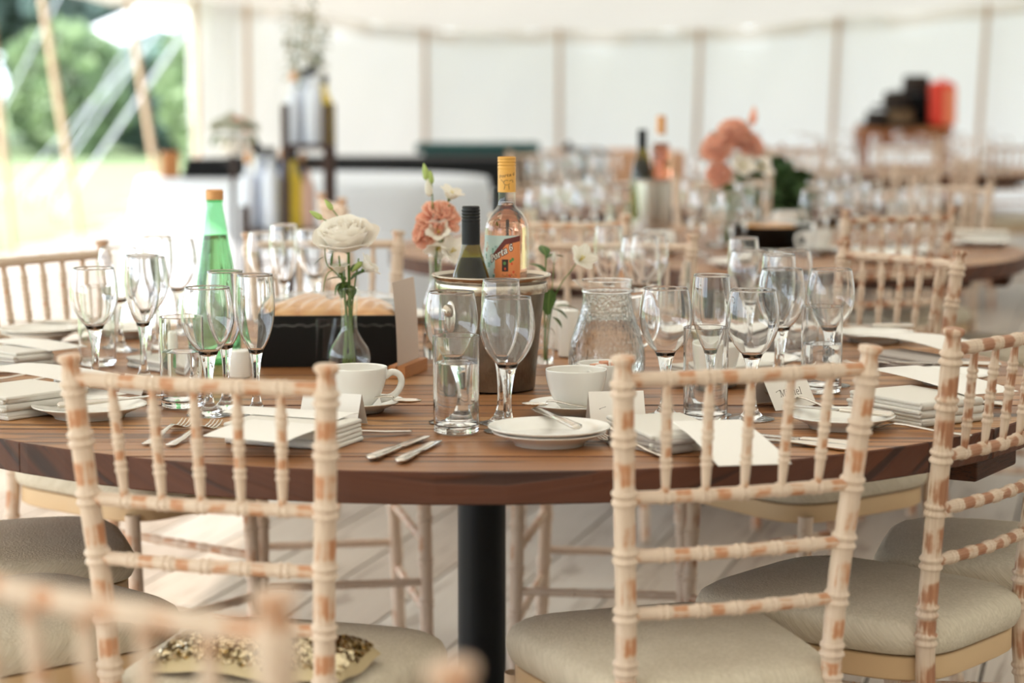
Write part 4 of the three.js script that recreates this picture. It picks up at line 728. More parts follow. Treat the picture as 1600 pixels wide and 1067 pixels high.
{ // bulb vase with the white rose
  const at = [-0.2314, 0.0352], vase = thing('bulb_vase', at, TOP), out = smooth([[0.018, 0.001], [0.030, 0.010], [0.0375, 0.032], [0.0345, 0.052], [0.021, 0.073], [0.0152, 0.088], [0.0150, 0.125], [0.0172, 0.1585]], 6);
  part('body', lathe(shell(out, 0.0014), 44), M.glass, vase); part('rim', new THREE.TorusGeometry(0.0166, 0.0009, 8, 36).rotateX(Math.PI / 2).translate(0, 0.1585, 0), M.solidGlass, vase);
  part('base', lathe([[0, 0.0006], [0.017, 0.0006], [0.019, 0.003], [0, 0.006]], 30), M.solidGlass, vase);
  tag(vase, 'clear bulb shaped bud vase holding the white rose', 'vase');
  const o = thing('rose_bouquet', at, TOP);
  addStem(o, [0.004, 0.012, 0.004], [0.002, 0.10, 0.002], [0.0, 0.222, 0.0], 0.0032);
  addStem(o, [-0.008, 0.012, 0.006], [-0.004, 0.10, 0.004], [-0.016, 0.215, 0.01], 0.0018);
  addStem(o, [0.010, 0.014, -0.004], [0.005, 0.11, 0.0], [0.018, 0.21, 0.004], 0.0016);
  addStem(o, [-0.012, 0.015, -0.006], [-0.006, 0.10, -0.003], [-0.008, 0.2, -0.006], 0.0016);
  addStem(o, [0.002, 0.02, -0.012], [-0.003, 0.10, -0.006], [-0.010, 0.19, 0.012], 0.0016);
  addRose(o, [-0.004, 0.236, 0.004], [0.36, 0.08], 0.86);
  // trailing tendril with pointed leaves on the left
  part('tendril', turned(line(V(-0.006, 0.168, 0.004), V(-0.022, 0.185, 0.006), V(-0.036, 0.198, 0.006), V(-0.040, 0.215, 0.006), V(-0.040, 0.235, 0.006)), [[0, 0.0014], [1, 0.0008]], 6), M.stem, o);
  part('tendril', turned(line(V(-0.028, 0.190, 0.006), V(-0.036, 0.184, 0.006), V(-0.042, 0.168, 0.006), V(-0.044, 0.152, 0.006)), [[0, 0.001], [1, 0.0006]], 6), M.stem, o);
  part('tendril', turned(line(V(0, 0.235, -0.01), V(-0.022, 0.262, -0.02), V(-0.046, 0.278, -0.02)), [[0, 0.0014], [1, 0.001]], 6), M.stem, o);
  part('tendril', turned(line(V(0, 0.235, -0.01), V(-0.012, 0.27, -0.02), V(-0.030, 0.296, -0.02)), [[0, 0.0014], [1, 0.001]], 6), M.stem, o);
  addBud(o, [-0.046, 0.277, -0.02], 0, 1.0, 1.15); addBud(o, [-0.028, 0.293, -0.02], 0, 0.65, 1.0);
  addLeaf(o, [-0.041, 0.214, 0.006], 1.4, -0.5, 0.0036, 0.026, 0.2); addLeaf(o, [-0.041, 0.232, 0.006], 1.0, 1.05, 0.003, 0.026, 0.1); addLeaf(o, [-0.040, 0.234, 0.006], -0.6, 1.25, 0.0026, 0.018, 0.1);
  addLeaf(o, [-0.030, 0.195, 0.006], -0.3, 1.35, 0.0026, 0.03, 0.1); addLeaf(o, [-0.018, 0.222, 0.012], 1.6, 0.1, 0.005, 0.022, 0.3);
  addLeaf(o, [0.004, 0.172, 0.006], -1.3, 0.7, 0.016, 0.042, 0.3); addLeaf(o, [-0.004, 0.172, 0.008], 1.2, 0.5, 0.013, 0.034, 0.6); addLeaf(o, [-0.002, 0.17, 0.012], 0.5, -0.5, 0.013, 0.036, 0.5);
  addLeaf(o, [0.0, 0.165, 0.012], -0.4, -1.0, 0.012, 0.03, 0.2); addLeaf(o, [-0.012, 0.168, 0.006], 1.9, -0.6, 0.009, 0.024, 0.6); addLeaf(o, [0.006, 0.185, 0.0], -0.9, 0.9, 0.011, 0.03, 0.3);
  for (let k = 0; k < 5; k++) addLeaf(o, [rr(-0.004, 0.004), 0.14 - k * 0.024, 0.004], k * 2.2, -1.2, 0.005, 0.02, 0.2);
  addBell(o, [-0.014, 0.185, 0.012], [0.1, 0.08], 0.026); addBell(o, [0.026, 0.19, 0.004], [0.1, -0.9], 0.034, M.petalCream); addBud(o, [0.024, 0.205, 0.012], 0.3, 2.4, 1.1);
  tag(o, 'open white rose with buds and trailing leaves in the bulb vase', 'flowers');
}
{ // bottle vase with the coral carnation
  const at = [-0.0884, -0.2214], vase = thing('bottle_vase', at, TOP), out = smooth([[0.02, 0.001], [0.024, 0.004], [0.0245, 0.09], [0.02, 0.118], [0.0125, 0.14], [0.0112, 0.17], [0.0125, 0.196]], 5);
  part('body', lathe(shell(out, 0.0014), 36), M.glass, vase); part('rim', new THREE.TorusGeometry(0.0122, 0.0011, 8, 32).rotateX(Math.PI / 2).translate(0, 0.196, 0), M.solidGlass, vase);
  part('water', lathe([[0, 0.003], [0.022, 0.004], [0.0224, 0.05], [0, 0.05]], 30), M.water, vase);
  tag(vase, 'slim clear bottle vase left of the bucket holding the coral carnation', 'vase');
  const o = thing('carnation_bouquet', at, TOP);
  addStem(o, [0.003, 0.01, 0], [0, 0.12, 0], [0.004, 0.25, -0.006], 0.002); addStem(o, [-0.004, 0.012, 0.003], [0, 0.15, 0.003], [-0.006, 0.33, 0.012], 0.0016); addStem(o, [0.004, 0.012, -0.004], [0.003, 0.14, 0], [0.026, 0.29, 0], 0.0016); addStem(o, [0.0, 0.012, -0.004], [0.003, 0.17, 0.006], [0.002, 0.24, 0.014], 0.0014);
  addCarnation(o, [0.006, 0.262, -0.006], [0.7, -0.1], 0.080); addCarnation(o, [-0.018, 0.236, -0.004], [0.9, 0.9], 0.058);
  addBud(o, [-0.010, 0.305, 0.012], 0.1, 0.1, 1.5, M.petalWhite); addBud(o, [-0.014, 0.334, 0.012], 0, 0.2, 1.4); addBud(o, [-0.006, 0.328, 0.014], 0, 0.1, 1.1);
  addBell(o, [0.026, 0.300, 0.0], [0.25, -0.35], 0.034); addBell(o, [0.008, 0.236, 0.016], [1.0, 0.1], 0.034); addBell(o, [0.010, 0.222, 0.014], [2.6, 0.2], 0.04); addBell(o, [0.026, 0.200, 0.01], [1.1, -0.5], 0.042, M.petalCream); addLeaf(o, [0.014, 0.235, 0.016], -0.8, 0.6, 0.006, 0.03, 0.3);
  tag(o, 'coral carnation with white blooms and a tall bud, left of the wine bottles', 'flowers');
}
{ // small vase right of the bucket with leaves and one white flower
  const at = [0.1139, -0.1447], vase = thing('bud_vase', at, TOP), out = smooth([[0.016, 0.001], [0.018, 0.004], [0.018, 0.045], [0.012, 0.062], [0.0095, 0.072], [0.0105, 0.092]], 5);
  part('body', lathe(shell(out, 0.0013), 32), M.glass, vase); part('wire_clasp', new THREE.TorusGeometry(0.0135, 0.001, 6, 24, 3.4).rotateY(0.4).translate(0.006, 0.055, 0.004), M.steel, vase);
  part('water', lathe([[0, 0.002], [0.016, 0.003], [0.0163, 0.03], [0, 0.03]], 28), M.water, vase);
  tag(vase, 'tiny clear bottle vase with a wire clasp right of the bucket', 'vase');
  const o = thing('leaf_bouquet', at, TOP);
  addStem(o, [0, 0.01, 0], [0, 0.1, 0], [0.002, 0.2, 0], 0.0016); addStem(o, [0.002, 0.01, 0], [0.02, 0.13, 0.004], [0.058, 0.188, 0.004], 0.0011); addStem(o, [0.002, 0.01, 0], [0.012, 0.12, 0.004], [0.017, 0.19, 0.004], 0.001); addStem(o, [0, 0.01, 0], [0.004, 0.08, 0.01], [0.014, 0.125, 0.014], 0.0014);
  addLeaf(o, [0.002, 0.195, 0], -1.0, 0.5, 0.014, 0.036, 0.5); addLeaf(o, [0.0, 0.17, 0.004], 1.2, 0.8, 0.014, 0.036, 0.4); addLeaf(o, [0.002, 0.2, 0], 0.3, 0.9, 0.011, 0.034, 0.4); addLeaf(o, [0.01, 0.14, 0.012], 0.5, -1.2, 0.018, 0.05, 0.2); addLeaf(o, [0.012, 0.105, 0.014], -1.2, -0.2, 0.012, 0.036, 0.4); addLeaf(o, [0.02, 0.108, 0.014], -1.3, 0.25, 0.008, 0.05, 0.5); addLeaf(o, [0.012, 0.09, 0.014], -1.0, -0.4, 0.008, 0.03, 0.4);
  addBell(o, [0.062, 0.190, 0.004], [1.15, -0.5, 0.4], 0.038); addBud(o, [0.017, 0.188, 0.004], 0, 0, 0.9, M.petalWhite);
  tag(o, 'green leaves and one open white flower leaning right of the bucket', 'flowers');
}

// ---------------------------------------------------------------- bread box under film, table number
{ const o = thing('bread_box', [-0.2845, -0.2808], TOP, 0.04);
  const W = 0.25, Dp = 0.33, H = 0.094, t = 0.004;
  part('tray', merge([box(W - 0.02, t, Dp - 0.02, 0, t / 2, 0), box(W, H, t, 0, H / 2, Dp / 2, 0.0018), box(W, H, t, 0, H / 2, -Dp / 2, 0.0018), box(t, H, Dp, W / 2, H / 2, 0, 0.0018), box(t, H, Dp, -W / 2, H / 2, 0, 0.0018)]), M.blackPlastic, o);
  const f = patch((u, v) => { const s = (u - 0.5) * 2, q = v * 2 - 1; const e = Math.max(Math.abs(s), Math.abs(q)); const y = H + 0.022 * (1 - e ** 4) + 0.0025 * Math.sin(u * 60 + v * 22) * (1 - e * 0.4) - (e > 0.93 ? 0.02 * (e - 0.93) / 0.07 : 0); return [s * (W / 2 + 0.003), y, q * (Dp / 2 + 0.004)]; }, 60, 60);
  part('cling_film', f, M.film, o);
  const fr = patch((u, v) => { const x = (u - 0.5) * 0.07 + 0.01, ph = u * 17 + 2 * Math.sin(u * 9); return [x * (1 - 0.35 * v) - 0.01 * v, H - 0.004 - v * 0.075, Dp / 2 + 0.004 + 0.004 * Math.sin(ph) * (0.4 + v)]; }, 60, 8); part('film_tail', fr, M.film, o);
  part('lining', merge([box(W - 0.01, 0.008, Dp - 0.01, 0, 0.03, 0)]), M.linen, o);
  tag(o, 'black bread box wrapped in crinkled cling film behind the rose vase', 'bread box');
  [[-0.068, -0.06, 0.3, 1.25], [-0.02, 0.055, -0.2, 1.25], [0.06, -0.02, 0.9, 1.15], [-0.075, 0.07, 1.2, 1.0], [0.065, 0.095, 0.2, 1.0], [0.02, -0.1, 1.5, 1.1]].forEach(([x, z, r, s], i) => {
    const g = new THREE.SphereGeometry(0.045, 28, 18), p = g.attributes.position; for (let k = 0; k < p.count; k++) { const X = p.getX(k), Y = p.getY(k), Z = p.getZ(k), n = 1 + 0.05 * Math.sin(X * 90 + i) * Math.cos(Z * 70); p.setXYZ(k, X * 1.35 * n, Math.max(-0.02, Y * 0.62) * n + (Y > 0.02 ? 0.003 * Math.sin(X * 60) : 0), Z * 0.95 * n); } g.computeVertexNormals(); g.scale(s, s * 1.25, s);
    const a = [-0.2845, -0.2808]; tag(solo('bread_roll', g, M.bread, [a[0] + x, a[1] + z], TOP + 0.0665, r), ['bread roll at the back left in the black box', 'large bread roll at the front middle of the black box', 'bread roll at the right of the black box', 'bread roll in the front left corner of the black box', 'bread roll in the front right corner of the black box', 'bread roll at the back right in the black box'][i], 'bread', 'bread rolls in the black box'); });
}
{ const at = [-0.1304, -0.0171], turn = 75 * D2R, o = thing('card_holder', at, TOP, turn), L = 0.135, w = 0.03, h = 0.022;
  part('block', merge([box(L, h * 0.45, w, 0, h * 0.225, 0), box(L, h * 0.55, w / 2 - 0.0012, 0, h * 0.72, w / 4 + 0.0006), box(L, h * 0.55, w / 2 - 0.0012, 0, h * 0.72, -w / 4 - 0.0006)]), M.beech, o);
  tag(o, 'small beech block with a slot holding the tall plain card', 'card holder');
  const c = thing('table_card', at, TOP + 0.0105, turn); c.rotation.order = 'YXZ'; c.rotation.x = -0.07;
  part('sheet', patch((u, v) => [(u - 0.5) * 0.125, v * 0.158, 0.0035 * Math.sin(v * 2.6)], 4, 12), M.cardBeige, c);
  part('print', patch((u, v) => [(u - 0.5) * 0.03, 0.06 + v * 0.045, 0.0035 * Math.sin((0.385 + v * 0.29) * 2.6) - 0.0006], 2, 4), std({ color: 0xcbb7a6, roughness: 0.9 }), c);
  tag(c, 'tall plain beige table card standing in the beech block', 'card'); }

// ---------------------------------------------------------------- gold sequin bag on the near left chair
{ const o = thing('sequin_bag', [-0.268, 1.098], 0.527, -17 * D2R), sh = (x, z) => Math.max(0, 1 - (Math.abs(x) / 0.135) ** 4) * Math.max(0, 1 - (Math.abs(z) / 0.075) ** 4);
  part('body', patch((u, v) => { const x = (u - 0.5) * 0.27, z = (v - 0.5) * 0.15; return [x, 0.001 + 0.032 * Math.sqrt(sh(x, z)) + 0.004 * Math.sin(x * 40) * Math.cos(z * 50), z]; }, 40, 30), std({ color: 0xc9b48c, roughness: 0.6, metalness: 0.2 }), o);
  part('underside', patch((u, v) => [(u - 0.5) * 0.26, 0.0008, (v - 0.5) * 0.145], 2, 2), M.frame, o);
  const n = 2600, im = new THREE.InstancedMesh(new THREE.CircleGeometry(0.0032, 8), std({ color: 0xe4d3b0, roughness: 0.18, metalness: 1 }), n), q = new THREE.Object3D();
  im.name = 'sequins'; im.castShadow = im.receiveShadow = true;
  for (let i = 0; i < n; i++) { const x = rr(-0.13, 0.13), z = rr(-0.073, 0.073); q.position.set(x, 0.0035 + 0.032 * Math.sqrt(sh(x, z)) + 0.004 * Math.sin(x * 40) * Math.cos(z * 50), z); q.rotation.set(-Math.PI / 2 + z * 7 + rr(-0.5, 0.5), x * 5 + rr(-0.5, 0.5), 0); q.updateMatrix(); im.setMatrixAt(i, q.matrix); }
  tag(im, null, null, null, 'stuff'); o.add(im);
  part('clasp', new THREE.TorusGeometry(0.012, 0.002, 8, 20).rotateX(Math.PI / 2).translate(0, 0.037, 0.0), M.steel, o);
  tag(o, 'glittering gold sequin clutch bag on the seat of the near left chair', 'bag'); }

// ---------------------------------------------------------------- second table
const S2 = 'blurred glasses on the second table', simpleGlass = { };
function farGlass(kind, at, label, group) {
  const o = make('far' + kind, () => {
    const g = newGroup(kind === 'wine' ? 'wine_glass' : kind === 'flute' ? 'champagne_flute' : 'tumbler');
    if (kind === 'tumbler') { part('wall', lathe([[0.0335, 0.01], [0.0342, 0.07], [0.0345, 0.145], [0.033, 0.145], [0.0325, 0.07], [0.030, 0.012]], 24), M.solidGlass, g); part('base', lathe([[0.030, 0.012], [0, 0.0105], [0, 0.0005], [0.0325, 0.001], [0.0335, 0.01]], 24), M.solidGlass, g); return g; }
    part('bowl', lathe(((P) => [...P, ...P.slice().reverse().map(([x, y]) => [Math.max(0, x - 0.0014), y + (x < 0.02 ? 0.002 : 0)])])(kind === 'wine' ? smooth([[0.006, 0.098], [0.0225, 0.106], [0.0325, 0.117], [0.0390, 0.131], [0.0414, 0.146], [0.0402, 0.166], [0.0345, 0.2]], 3) : smooth([[0.005, 0.1], [0.0218, 0.121], [0.0272, 0.138], [0.0304, 0.178], [0.0276, 0.2195]], 4)), 24), M.solidGlass, g);
    part('stem', lathe([[0, 0.0005], [0.035, 0.001], [0.034, 0.0026], [0.0105, 0.0072], [0.0052, 0.0125], [0.0046, 0.07], [0.006, 0.095], [0.016, 0.103], [0, 0.106]], 20), M.solidGlass, g);
    return g;
  }, at, TOP, 0);
  return tag(o, label, kind === 'flute' ? 'flute' : kind === 'tumbler' ? 'tumbler' : 'wine glass', group);
}
const ORD = ['leftmost', 'second', 'third', 'fourth', 'fifth', 'sixth', 'seventh', 'eighth', 'ninth', 'tenth', 'eleventh', 'twelfth', 'thirteenth', 'fourteenth', 'fifteenth', 'sixteenth'];
const row = (list, where, group) => list.forEach(([kind, at], i) => farGlass(kind, at, `${ORD[i]} from left of the blurred glasses ${where}`.replace('leftmost from left', 'leftmost'), group));
row([['tumbler', [0.0955, -2.6523]], ['wine', [0.1350, -2.8011]], ['flute', [0.1718, -2.7012]], ['wine', [0.2194, -3.2903]], ['flute', [0.2454, -2.9567]], ['wine', [0.2775, -2.8522]], ['flute', [0.3250, -3.3491]], ['wine', [0.3540, -3.1475]], ['tumbler', [0.3840, -3.0102]]], 'left of the far metal bucket', S2);
row([['flute', [0.6025, -2.9567]], ['wine', [0.6245, -2.7508]], ['tumbler', [0.6986, -3.1475]], ['wine', [0.6968, -2.6281]], ['flute', [0.7575, -2.8522]], ['wine', [0.8699, -3.5312]]], 'before the coral bouquet', S2);
row([['wine', [0.9538, -2.7508]], ['flute', [1.0357, -3.0645]], ['wine', [1.0489, -2.8522]], ['wine', [1.1403, -3.1196]], ['flute', [1.1463, -2.8780]], ['wine', [1.1804, -2.8011]], ['tumbler', [1.2791, -3.1756]], ['wine', [1.2871, -2.9567]], ['wine', [1.3584, -3.1196]], ['flute', [1.1861, -3.5312]]], 'at the right of the second table', S2);
{ const at = [0.5214, -3.5939];
  const o = make('bucket2', () => { const g = newGroup('wine_bucket'); const out = [[0.064, 0.001], [0.066, 0.004], [0.069, 0.11], [0.0705, 0.187]]; part('body', lathe([[0, 0.001], ...out, ...out.slice().reverse().map(([x, y]) => [x - 0.0016, y + 0.002]), [0, 0.004]], 40), M.cooler, g); part('rim', lathe([[0.0703, 0.185], [0.073, 0.188], [0.0735, 0.193], [0.0705, 0.195], [0.0690, 0.19]], 40), M.cooler, g); return g; }, at, TOP);
  tag(o, 'blurred steel wine bucket on the second table', 'bucket');
  const mk = (x, z, y, glass, liq, cap, label, round) => { const b = thing('wine_bottle', [at[0] + x, at[1] + z], TOP + y); const out = round ? [[0.0375, 0.002], [0.0375, 0.172], [0.0275, 0.206], [0.0145, 0.226], [0.014, 0.288]] : [[0.038, 0.002], [0.038, 0.14], [0.031, 0.182], [0.0205, 0.215], [0.0142, 0.25], [0.0142, 0.288]]; part('body', lathe(out, 24), glass, b); part('wine', lathe([[0, 0.004], ...out.filter((q) => q[1] < 0.21).map(([a, c]) => [a - 0.002, c + 0.002]), [0, 0.21]], 24), liq, b); part('screw_cap', lathe([[0.0156, 0.238], [0.0156, 0.3], [0, 0.3005]], 20), cap, b); tag(b, label, 'wine bottle'); };
  mk(-0.032, 0.016, 0.06, M.oliveGlass, M.wineDark, M.capBlack, 'blurred dark wine bottle with a black cap in the far bucket', false);
  mk(0.034, -0.03, 0.105, M.glass, M.roseDeep, M.capCopper, 'blurred pink wine bottle with an orange cap in the far bucket', true); }
{ const at = [0.7473, -3.2325], v = thing('bottle_vase', at, TOP); part('body', lathe(smooth([[0.02, 0.001], [0.03, 0.01], [0.03, 0.06], [0.014, 0.1], [0.016, 0.14]], 4), 24), M.glass, v); part('water', lathe([[0, 0.003], [0.027, 0.01], [0.0275, 0.05], [0, 0.05]], 24), M.water, v); tag(v, 'blurred clear vase under the coral bouquet on the second table', 'vase');
  const o = thing('coral_bouquet', at, TOP);
  for (const [x, y, z] of [[-0.04, 0.3, 0], [0.0, 0.34, 0], [0.05, 0.31, 0], [0.06, 0.40, 0], [-0.02, 0.26, 0.02], [0.03, 0.25, 0.02]]) addStem(o, [x * 0.1, 0.01, 0], [x * 0.3, 0.14, z], [x, y, z], 0.0022);
  addCarnation(o, [-0.038, 0.31, 0.01], [0.7, 0.5], 0.115); addCarnation(o, [0.014, 0.355, 0], [0.5, 0], 0.11); addCarnation(o, [0.062, 0.315, 0.0], [0.8, -0.4], 0.10, phy({ transmission: 0.45, thickness: 0, color: 0xf6c2a8, roughness: 1 })); addCarnation(o, [-0.035, 0.225, 0.02], [1.2, 0.4], 0.085); addBud(o, [0.072, 0.38, 0], 0, -0.1, 2.6, M.petalCoral);
  addBell(o, [0.035, 0.245, 0.03], [1.1, -0.2], 0.06); addBell(o, [0.09, 0.24, 0.0], [0.9, -0.7], 0.06, M.petalCream);
  for (const [x, y, ry, rx, l] of [[-0.03, 0.34, 0.8, 0.7, 0.05], [0.0, 0.2, 0.4, -0.9, 0.08], [0.05, 0.19, -0.9, -0.8, 0.09], [0.07, 0.27, -1.2, -0.3, 0.06], [-0.01, 0.27, 0.2, 0.3, 0.05], [0.02, 0.17, -0.4, -1.0, 0.08], [-0.07, 0.27, 1.4, 0.1, 0.05]]) addLeaf(o, [x, y, 0.02], ry, rx, l * 0.24, l, 0.3);
  tag(o, 'blurred bouquet of coral carnations on the second table', 'flowers'); }
{ const o = thing('black_bowl', [0.8530, -2.9567], TOP); part('bowl', lathe([[0, 0.002], [0.07, 0.002], [0.115, 0.03], [0.13, 0.08], [0.127, 0.08], [0.11, 0.034], [0.07, 0.008], [0, 0.008]], 32), M.blackPlastic, o); part('cling_film', patch((u, v) => { const a = v * 0.128, t = u * TAU; return [Math.cos(t) * a, 0.084 + 0.02 * (1 - v * v) + 0.003 * Math.sin(u * 40), Math.sin(t) * a]; }, 40, 6), M.film, o); tag(o, 'black bread bowl under film on the second table', 'bowl'); 
  const a = [0.8530, -2.9567]; [[-0.05, 0], [0.04, 0.03], [0.01, -0.05]].forEach(([x, z], i) => { const g = new THREE.SphereGeometry(0.045, 20, 12); g.scale(1.2, 0.7, 0.95); tag(solo('bread_roll', g, M.bread, [a[0] + x, a[1] + z], TOP + 0.055, i), `${['left', 'right', 'far'][i]} bread roll in the blurred black bowl on the second table`, 'bread', 'bread rolls on the second table'); }); }
const farChina = [['cup', 1245, 382, 'blurred white cup nearest the black bowl on the second table'], ['cup', 1280, 372, 'blurred white cup right of the black bowl on the second table'], ['cup', 1022, 395, 'blurred white cup before the far metal bucket'], ['cup', 1205, 360, 'blurred white cup behind the black bowl']];
for (const [k, x, y, label] of farChina) { const at = { 1245: [0.9596, -3.1756], 1280: [0.9790, -2.8522], 1022: [0.4976, -2.8011], 1205: [1.0076, -3.8555] }[x]; saucer(at, label.replace('cup', 'saucer under the cup')).userData.group = 'white saucers on the second table'; cup(at, x, label).userData.group = 'white cups on the second table'; }
for (const [at, r, label] of [[[1.5540, -3.1475], 0.085, 'blurred white plate at the right edge of the second table'], [[0.6822, -2.3292], 0.085, 'blurred white plate at the front of the second table'], [[1.2410, -2.7508], 0.085, 'blurred white plate behind the chair backs at the second table'], [[0.3473, -2.4637], 0.085, 'blurred white plate behind the tall flute at the second table'], [[-0.0548, -2.3958], 0.085, 'blurred white plate at the left of the second table']]) plate(at, r, label).userData.group = 'white plates on the second table';
napkin([1.5919, -3.5312], 70, 0.1, 0.22, 4, 'blurred folded napkin at the right edge of the second table').userData.group = 'napkins on the second table';
napkin([0.7606, -2.5567], -20, 0.1, 0.2, 4, 'blurred folded napkin at the front of the second table').userData.group = 'napkins on the second table';
napkin([1.1254, -2.6281], 30, 0.1, 0.2, 4, 'blurred folded napkin behind the worn chair top rail').userData.group = 'napkins on the second table';
menuCard([1.1171, -2.4637], 30, 0.11, 0.24, TOP + 0.026, 0, 'blurred white menu card behind the worn chair top rail').userData.group = 'menu cards on the second table';
menuCard([1.4796, -3.2325], 70, 0.11, 0.24, TOP + 0.003, 0, 'blurred white menu card at the right of the second table').userData.group = 'menu cards on the second table';

// ---------------------------------------------------------------- third and farthest tables
const on = (c, a, r) => [c[0] + r * Math.sin(a), c[1] + r * Math.cos(a)];
row([['wine', [0.1563, -5.4909]], ['flute', [0.2013, -5.7969]], ['wine', [0.2390, -5.5907]], ['wine', [0.2979, -6.2369]], ['flute', [0.3293, -5.9033]], ['wine', [0.3756, -6.1232]], ['flute', [0.4253, -6.4721]], ['wine', [0.4516, -6.0120]], ['wine', [0.5122, -6.3532]]], 'on the left of the third table', 'blurred glasses on the left of the third table');
row([['wine', [0.8827, -5.9033]], ['flute', [0.9938, -6.3532]], ['wine', [1.0163, -5.6927]], ['wine', [1.3032, -6.1232]], ['flute', [1.3243, -5.6927]], ['wine', [1.4624, -6.2369]], ['wine', [1.4658, -5.7969]], ['flute', [1.5593, -6.0120]]], 'on the right of the third table', 'blurred glasses on the right of the third table');
{ const list = []; for (let k = 0; k < 16; k++) list.push([['wine', 'flute', 'wine', 'flute'][k % 4], on(T4, k * 0.393 + 0.1, 0.45 + 0.17 * (k % 3))]); list.sort((a, b) => a[1][0] - b[1][0]); row(list, 'on the farthest table', 'blurred glasses on the farthest table'); }
for (const [c, w] of [[T3, 'third'], [T4, 'farthest']]) for (let k = 0; k < 4; k++) { plate(on(c, k * 1.57 + 0.4, 0.8), 0.085, `blurred white plate on the ${w} table, ${['front right', 'back right', 'back left', 'front left'][k]} place`).userData.group = `white plates on the ${w} table`; napkin(on(c, k * 1.57 + 0.75, 0.78), k * 90 + 40, 0.1, 0.18, 4, `blurred napkin on the ${w} table, ${['front right', 'back right', 'back left', 'front left'][k]} place`).userData.group = `napkins on the ${w} table`; }
{ const o = thing('potted_plant', [1.02, -5.05 + 0.6], 0.0); part('pot', lathe([[0, 0], [0.12, 0], [0.15, 0.3], [0.14, 0.3], [0.13, 0.28], [0, 0.28]], 24), M.darkWood, o); part('stalk', rod(V(0, 0.28, 0), V(0, 0.8, 0), 0.02), M.stem, o);
  const im = new THREE.InstancedMesh(leafGeo(0.03, 0.11, 0.3), std({ color: 0x2f4a1c, roughness: 0.7 }), 420), q = new THREE.Object3D(); im.name = 'foliage'; for (let i = 0; i < 420; i++) { const a = rnd() * TAU, e = Math.acos(rr(-1, 1)); q.position.set(Math.sin(e) * Math.cos(a) * 0.10, 0.86 + Math.cos(e) * 0.10, Math.sin(e) * Math.sin(a) * 0.10); q.rotation.set(rr(-1, 1), rr(0, 6), rr(-1, 1)); q.scale.setScalar(rr(0.5, 1)); q.updateMatrix(); im.setMatrixAt(i, q.matrix); } tag(im, null, null, null, 'stuff'); im.castShadow = im.receiveShadow = true; o.add(im); tag(o, 'dark green round potted bush behind the second table', 'plant'); }

// ---------------------------------------------------------------- far left: white clothed table, bar, shelves
function clothTable(at, r, label) {
  const o = thing('draped_table', at), h = 0.75;
  part('cloth', patch((u, v) => { const a = u * TAU; if (v < 0.4) { const q = v / 0.4 * r; return [Math.cos(a) * q, h, Math.sin(a) * q]; } const t = (v - 0.4) / 0.6, q = r + 0.012 * Math.min(1, t * 6) + (0.10 * t + 0.045 * t * Math.sin(a * 14)); return [Math.cos(a) * q, h - 0.004 - t * (h - 0.02), Math.sin(a) * q]; }, 112, 20), M.clothWhite, o);
  part('top', new THREE.CylinderGeometry(r - 0.01, r - 0.01, 0.025, 40).translate(0, h - 0.018, 0), M.beech, o);
  for (let k = 0; k < 4; k++) part('leg', rod(V(Math.cos(k * 1.57 + 0.7) * r * 0.7, 0, Math.sin(k * 1.57 + 0.7) * r * 0.7), V(Math.cos(k * 1.57 + 0.7) * r * 0.6, h - 0.03, Math.sin(k * 1.57 + 0.7) * r * 0.6), 0.018), M.darkWood, o);
  return tag(o, label, 'table');
}
clothTable([-1.06, -8.7], 0.98, 'round table under a white cloth on the left, before the bar');
{ const o = thing('bar_table', [-0.72, -10.3]); const W = 2.1, Dp = 0.7, h = 0.80; part('cloth', merge([box(W, 0.012, Dp, 0, h, 0, 0.005), patch((u, v) => [(u - 0.5) * W, h - v * (h - 0.02), Dp / 2 + 0.01 * Math.sin(u * 46) * v], 80, 6), patch((u, v) => [(u - 0.5) * W, h - v * (h - 0.02), -Dp / 2 - 0.01 * Math.sin(u * 46) * v], 80, 6), patch((u, v) => [W / 2 + 0.01 * Math.sin(u * 16) * v, h - v * (h - 0.02), (u - 0.5) * Dp], 30, 6), patch((u, v) => [-W / 2 - 0.01 * Math.sin(u * 16) * v, h - v * (h - 0.02), (u - 0.5) * Dp], 30, 6)]), M.blackCloth, o); for (const [x, z] of [[-0.95, -0.28], [0.95, -0.28], [0.95, 0.28], [-0.95, 0.28]]) part('leg', rod(V(x, 0, z), V(x, h - 0.01, z), 0.02), M.darkWood, o); tag(o, 'long bar table under a black cloth, behind the white clothed table', 'table'); }
{ const o = thing('teal_crate', [-0.18, -11.6]); part('body', box(0.74, 0.81, 0.6, 0, 0.405, 0, 0.012), M.tealBox, o); part('lid', box(0.84, 0.06, 0.66, 0, 0.832, 0, 0.008), M.tealBox, o); part('dark_panel', box(0.5, 0.16, 0.012, -0.06, 0.71, 0.303, 0.003), M.darkWood, o); tag(o, 'dark teal crate standing behind the black bar table', 'crate'); }
{ const o = thing('teal_crate', [0.545, -11.6]); part('body', box(0.22, 0.74, 0.6, 0, 0.37, 0, 0.012), M.tealBox, o); part('lid', box(0.26, 0.03, 0.66, 0, 0.755, 0, 0.008), M.tealBox, o); tag(o, 'smaller teal crate right of the pink cardboard box', 'crate'); }
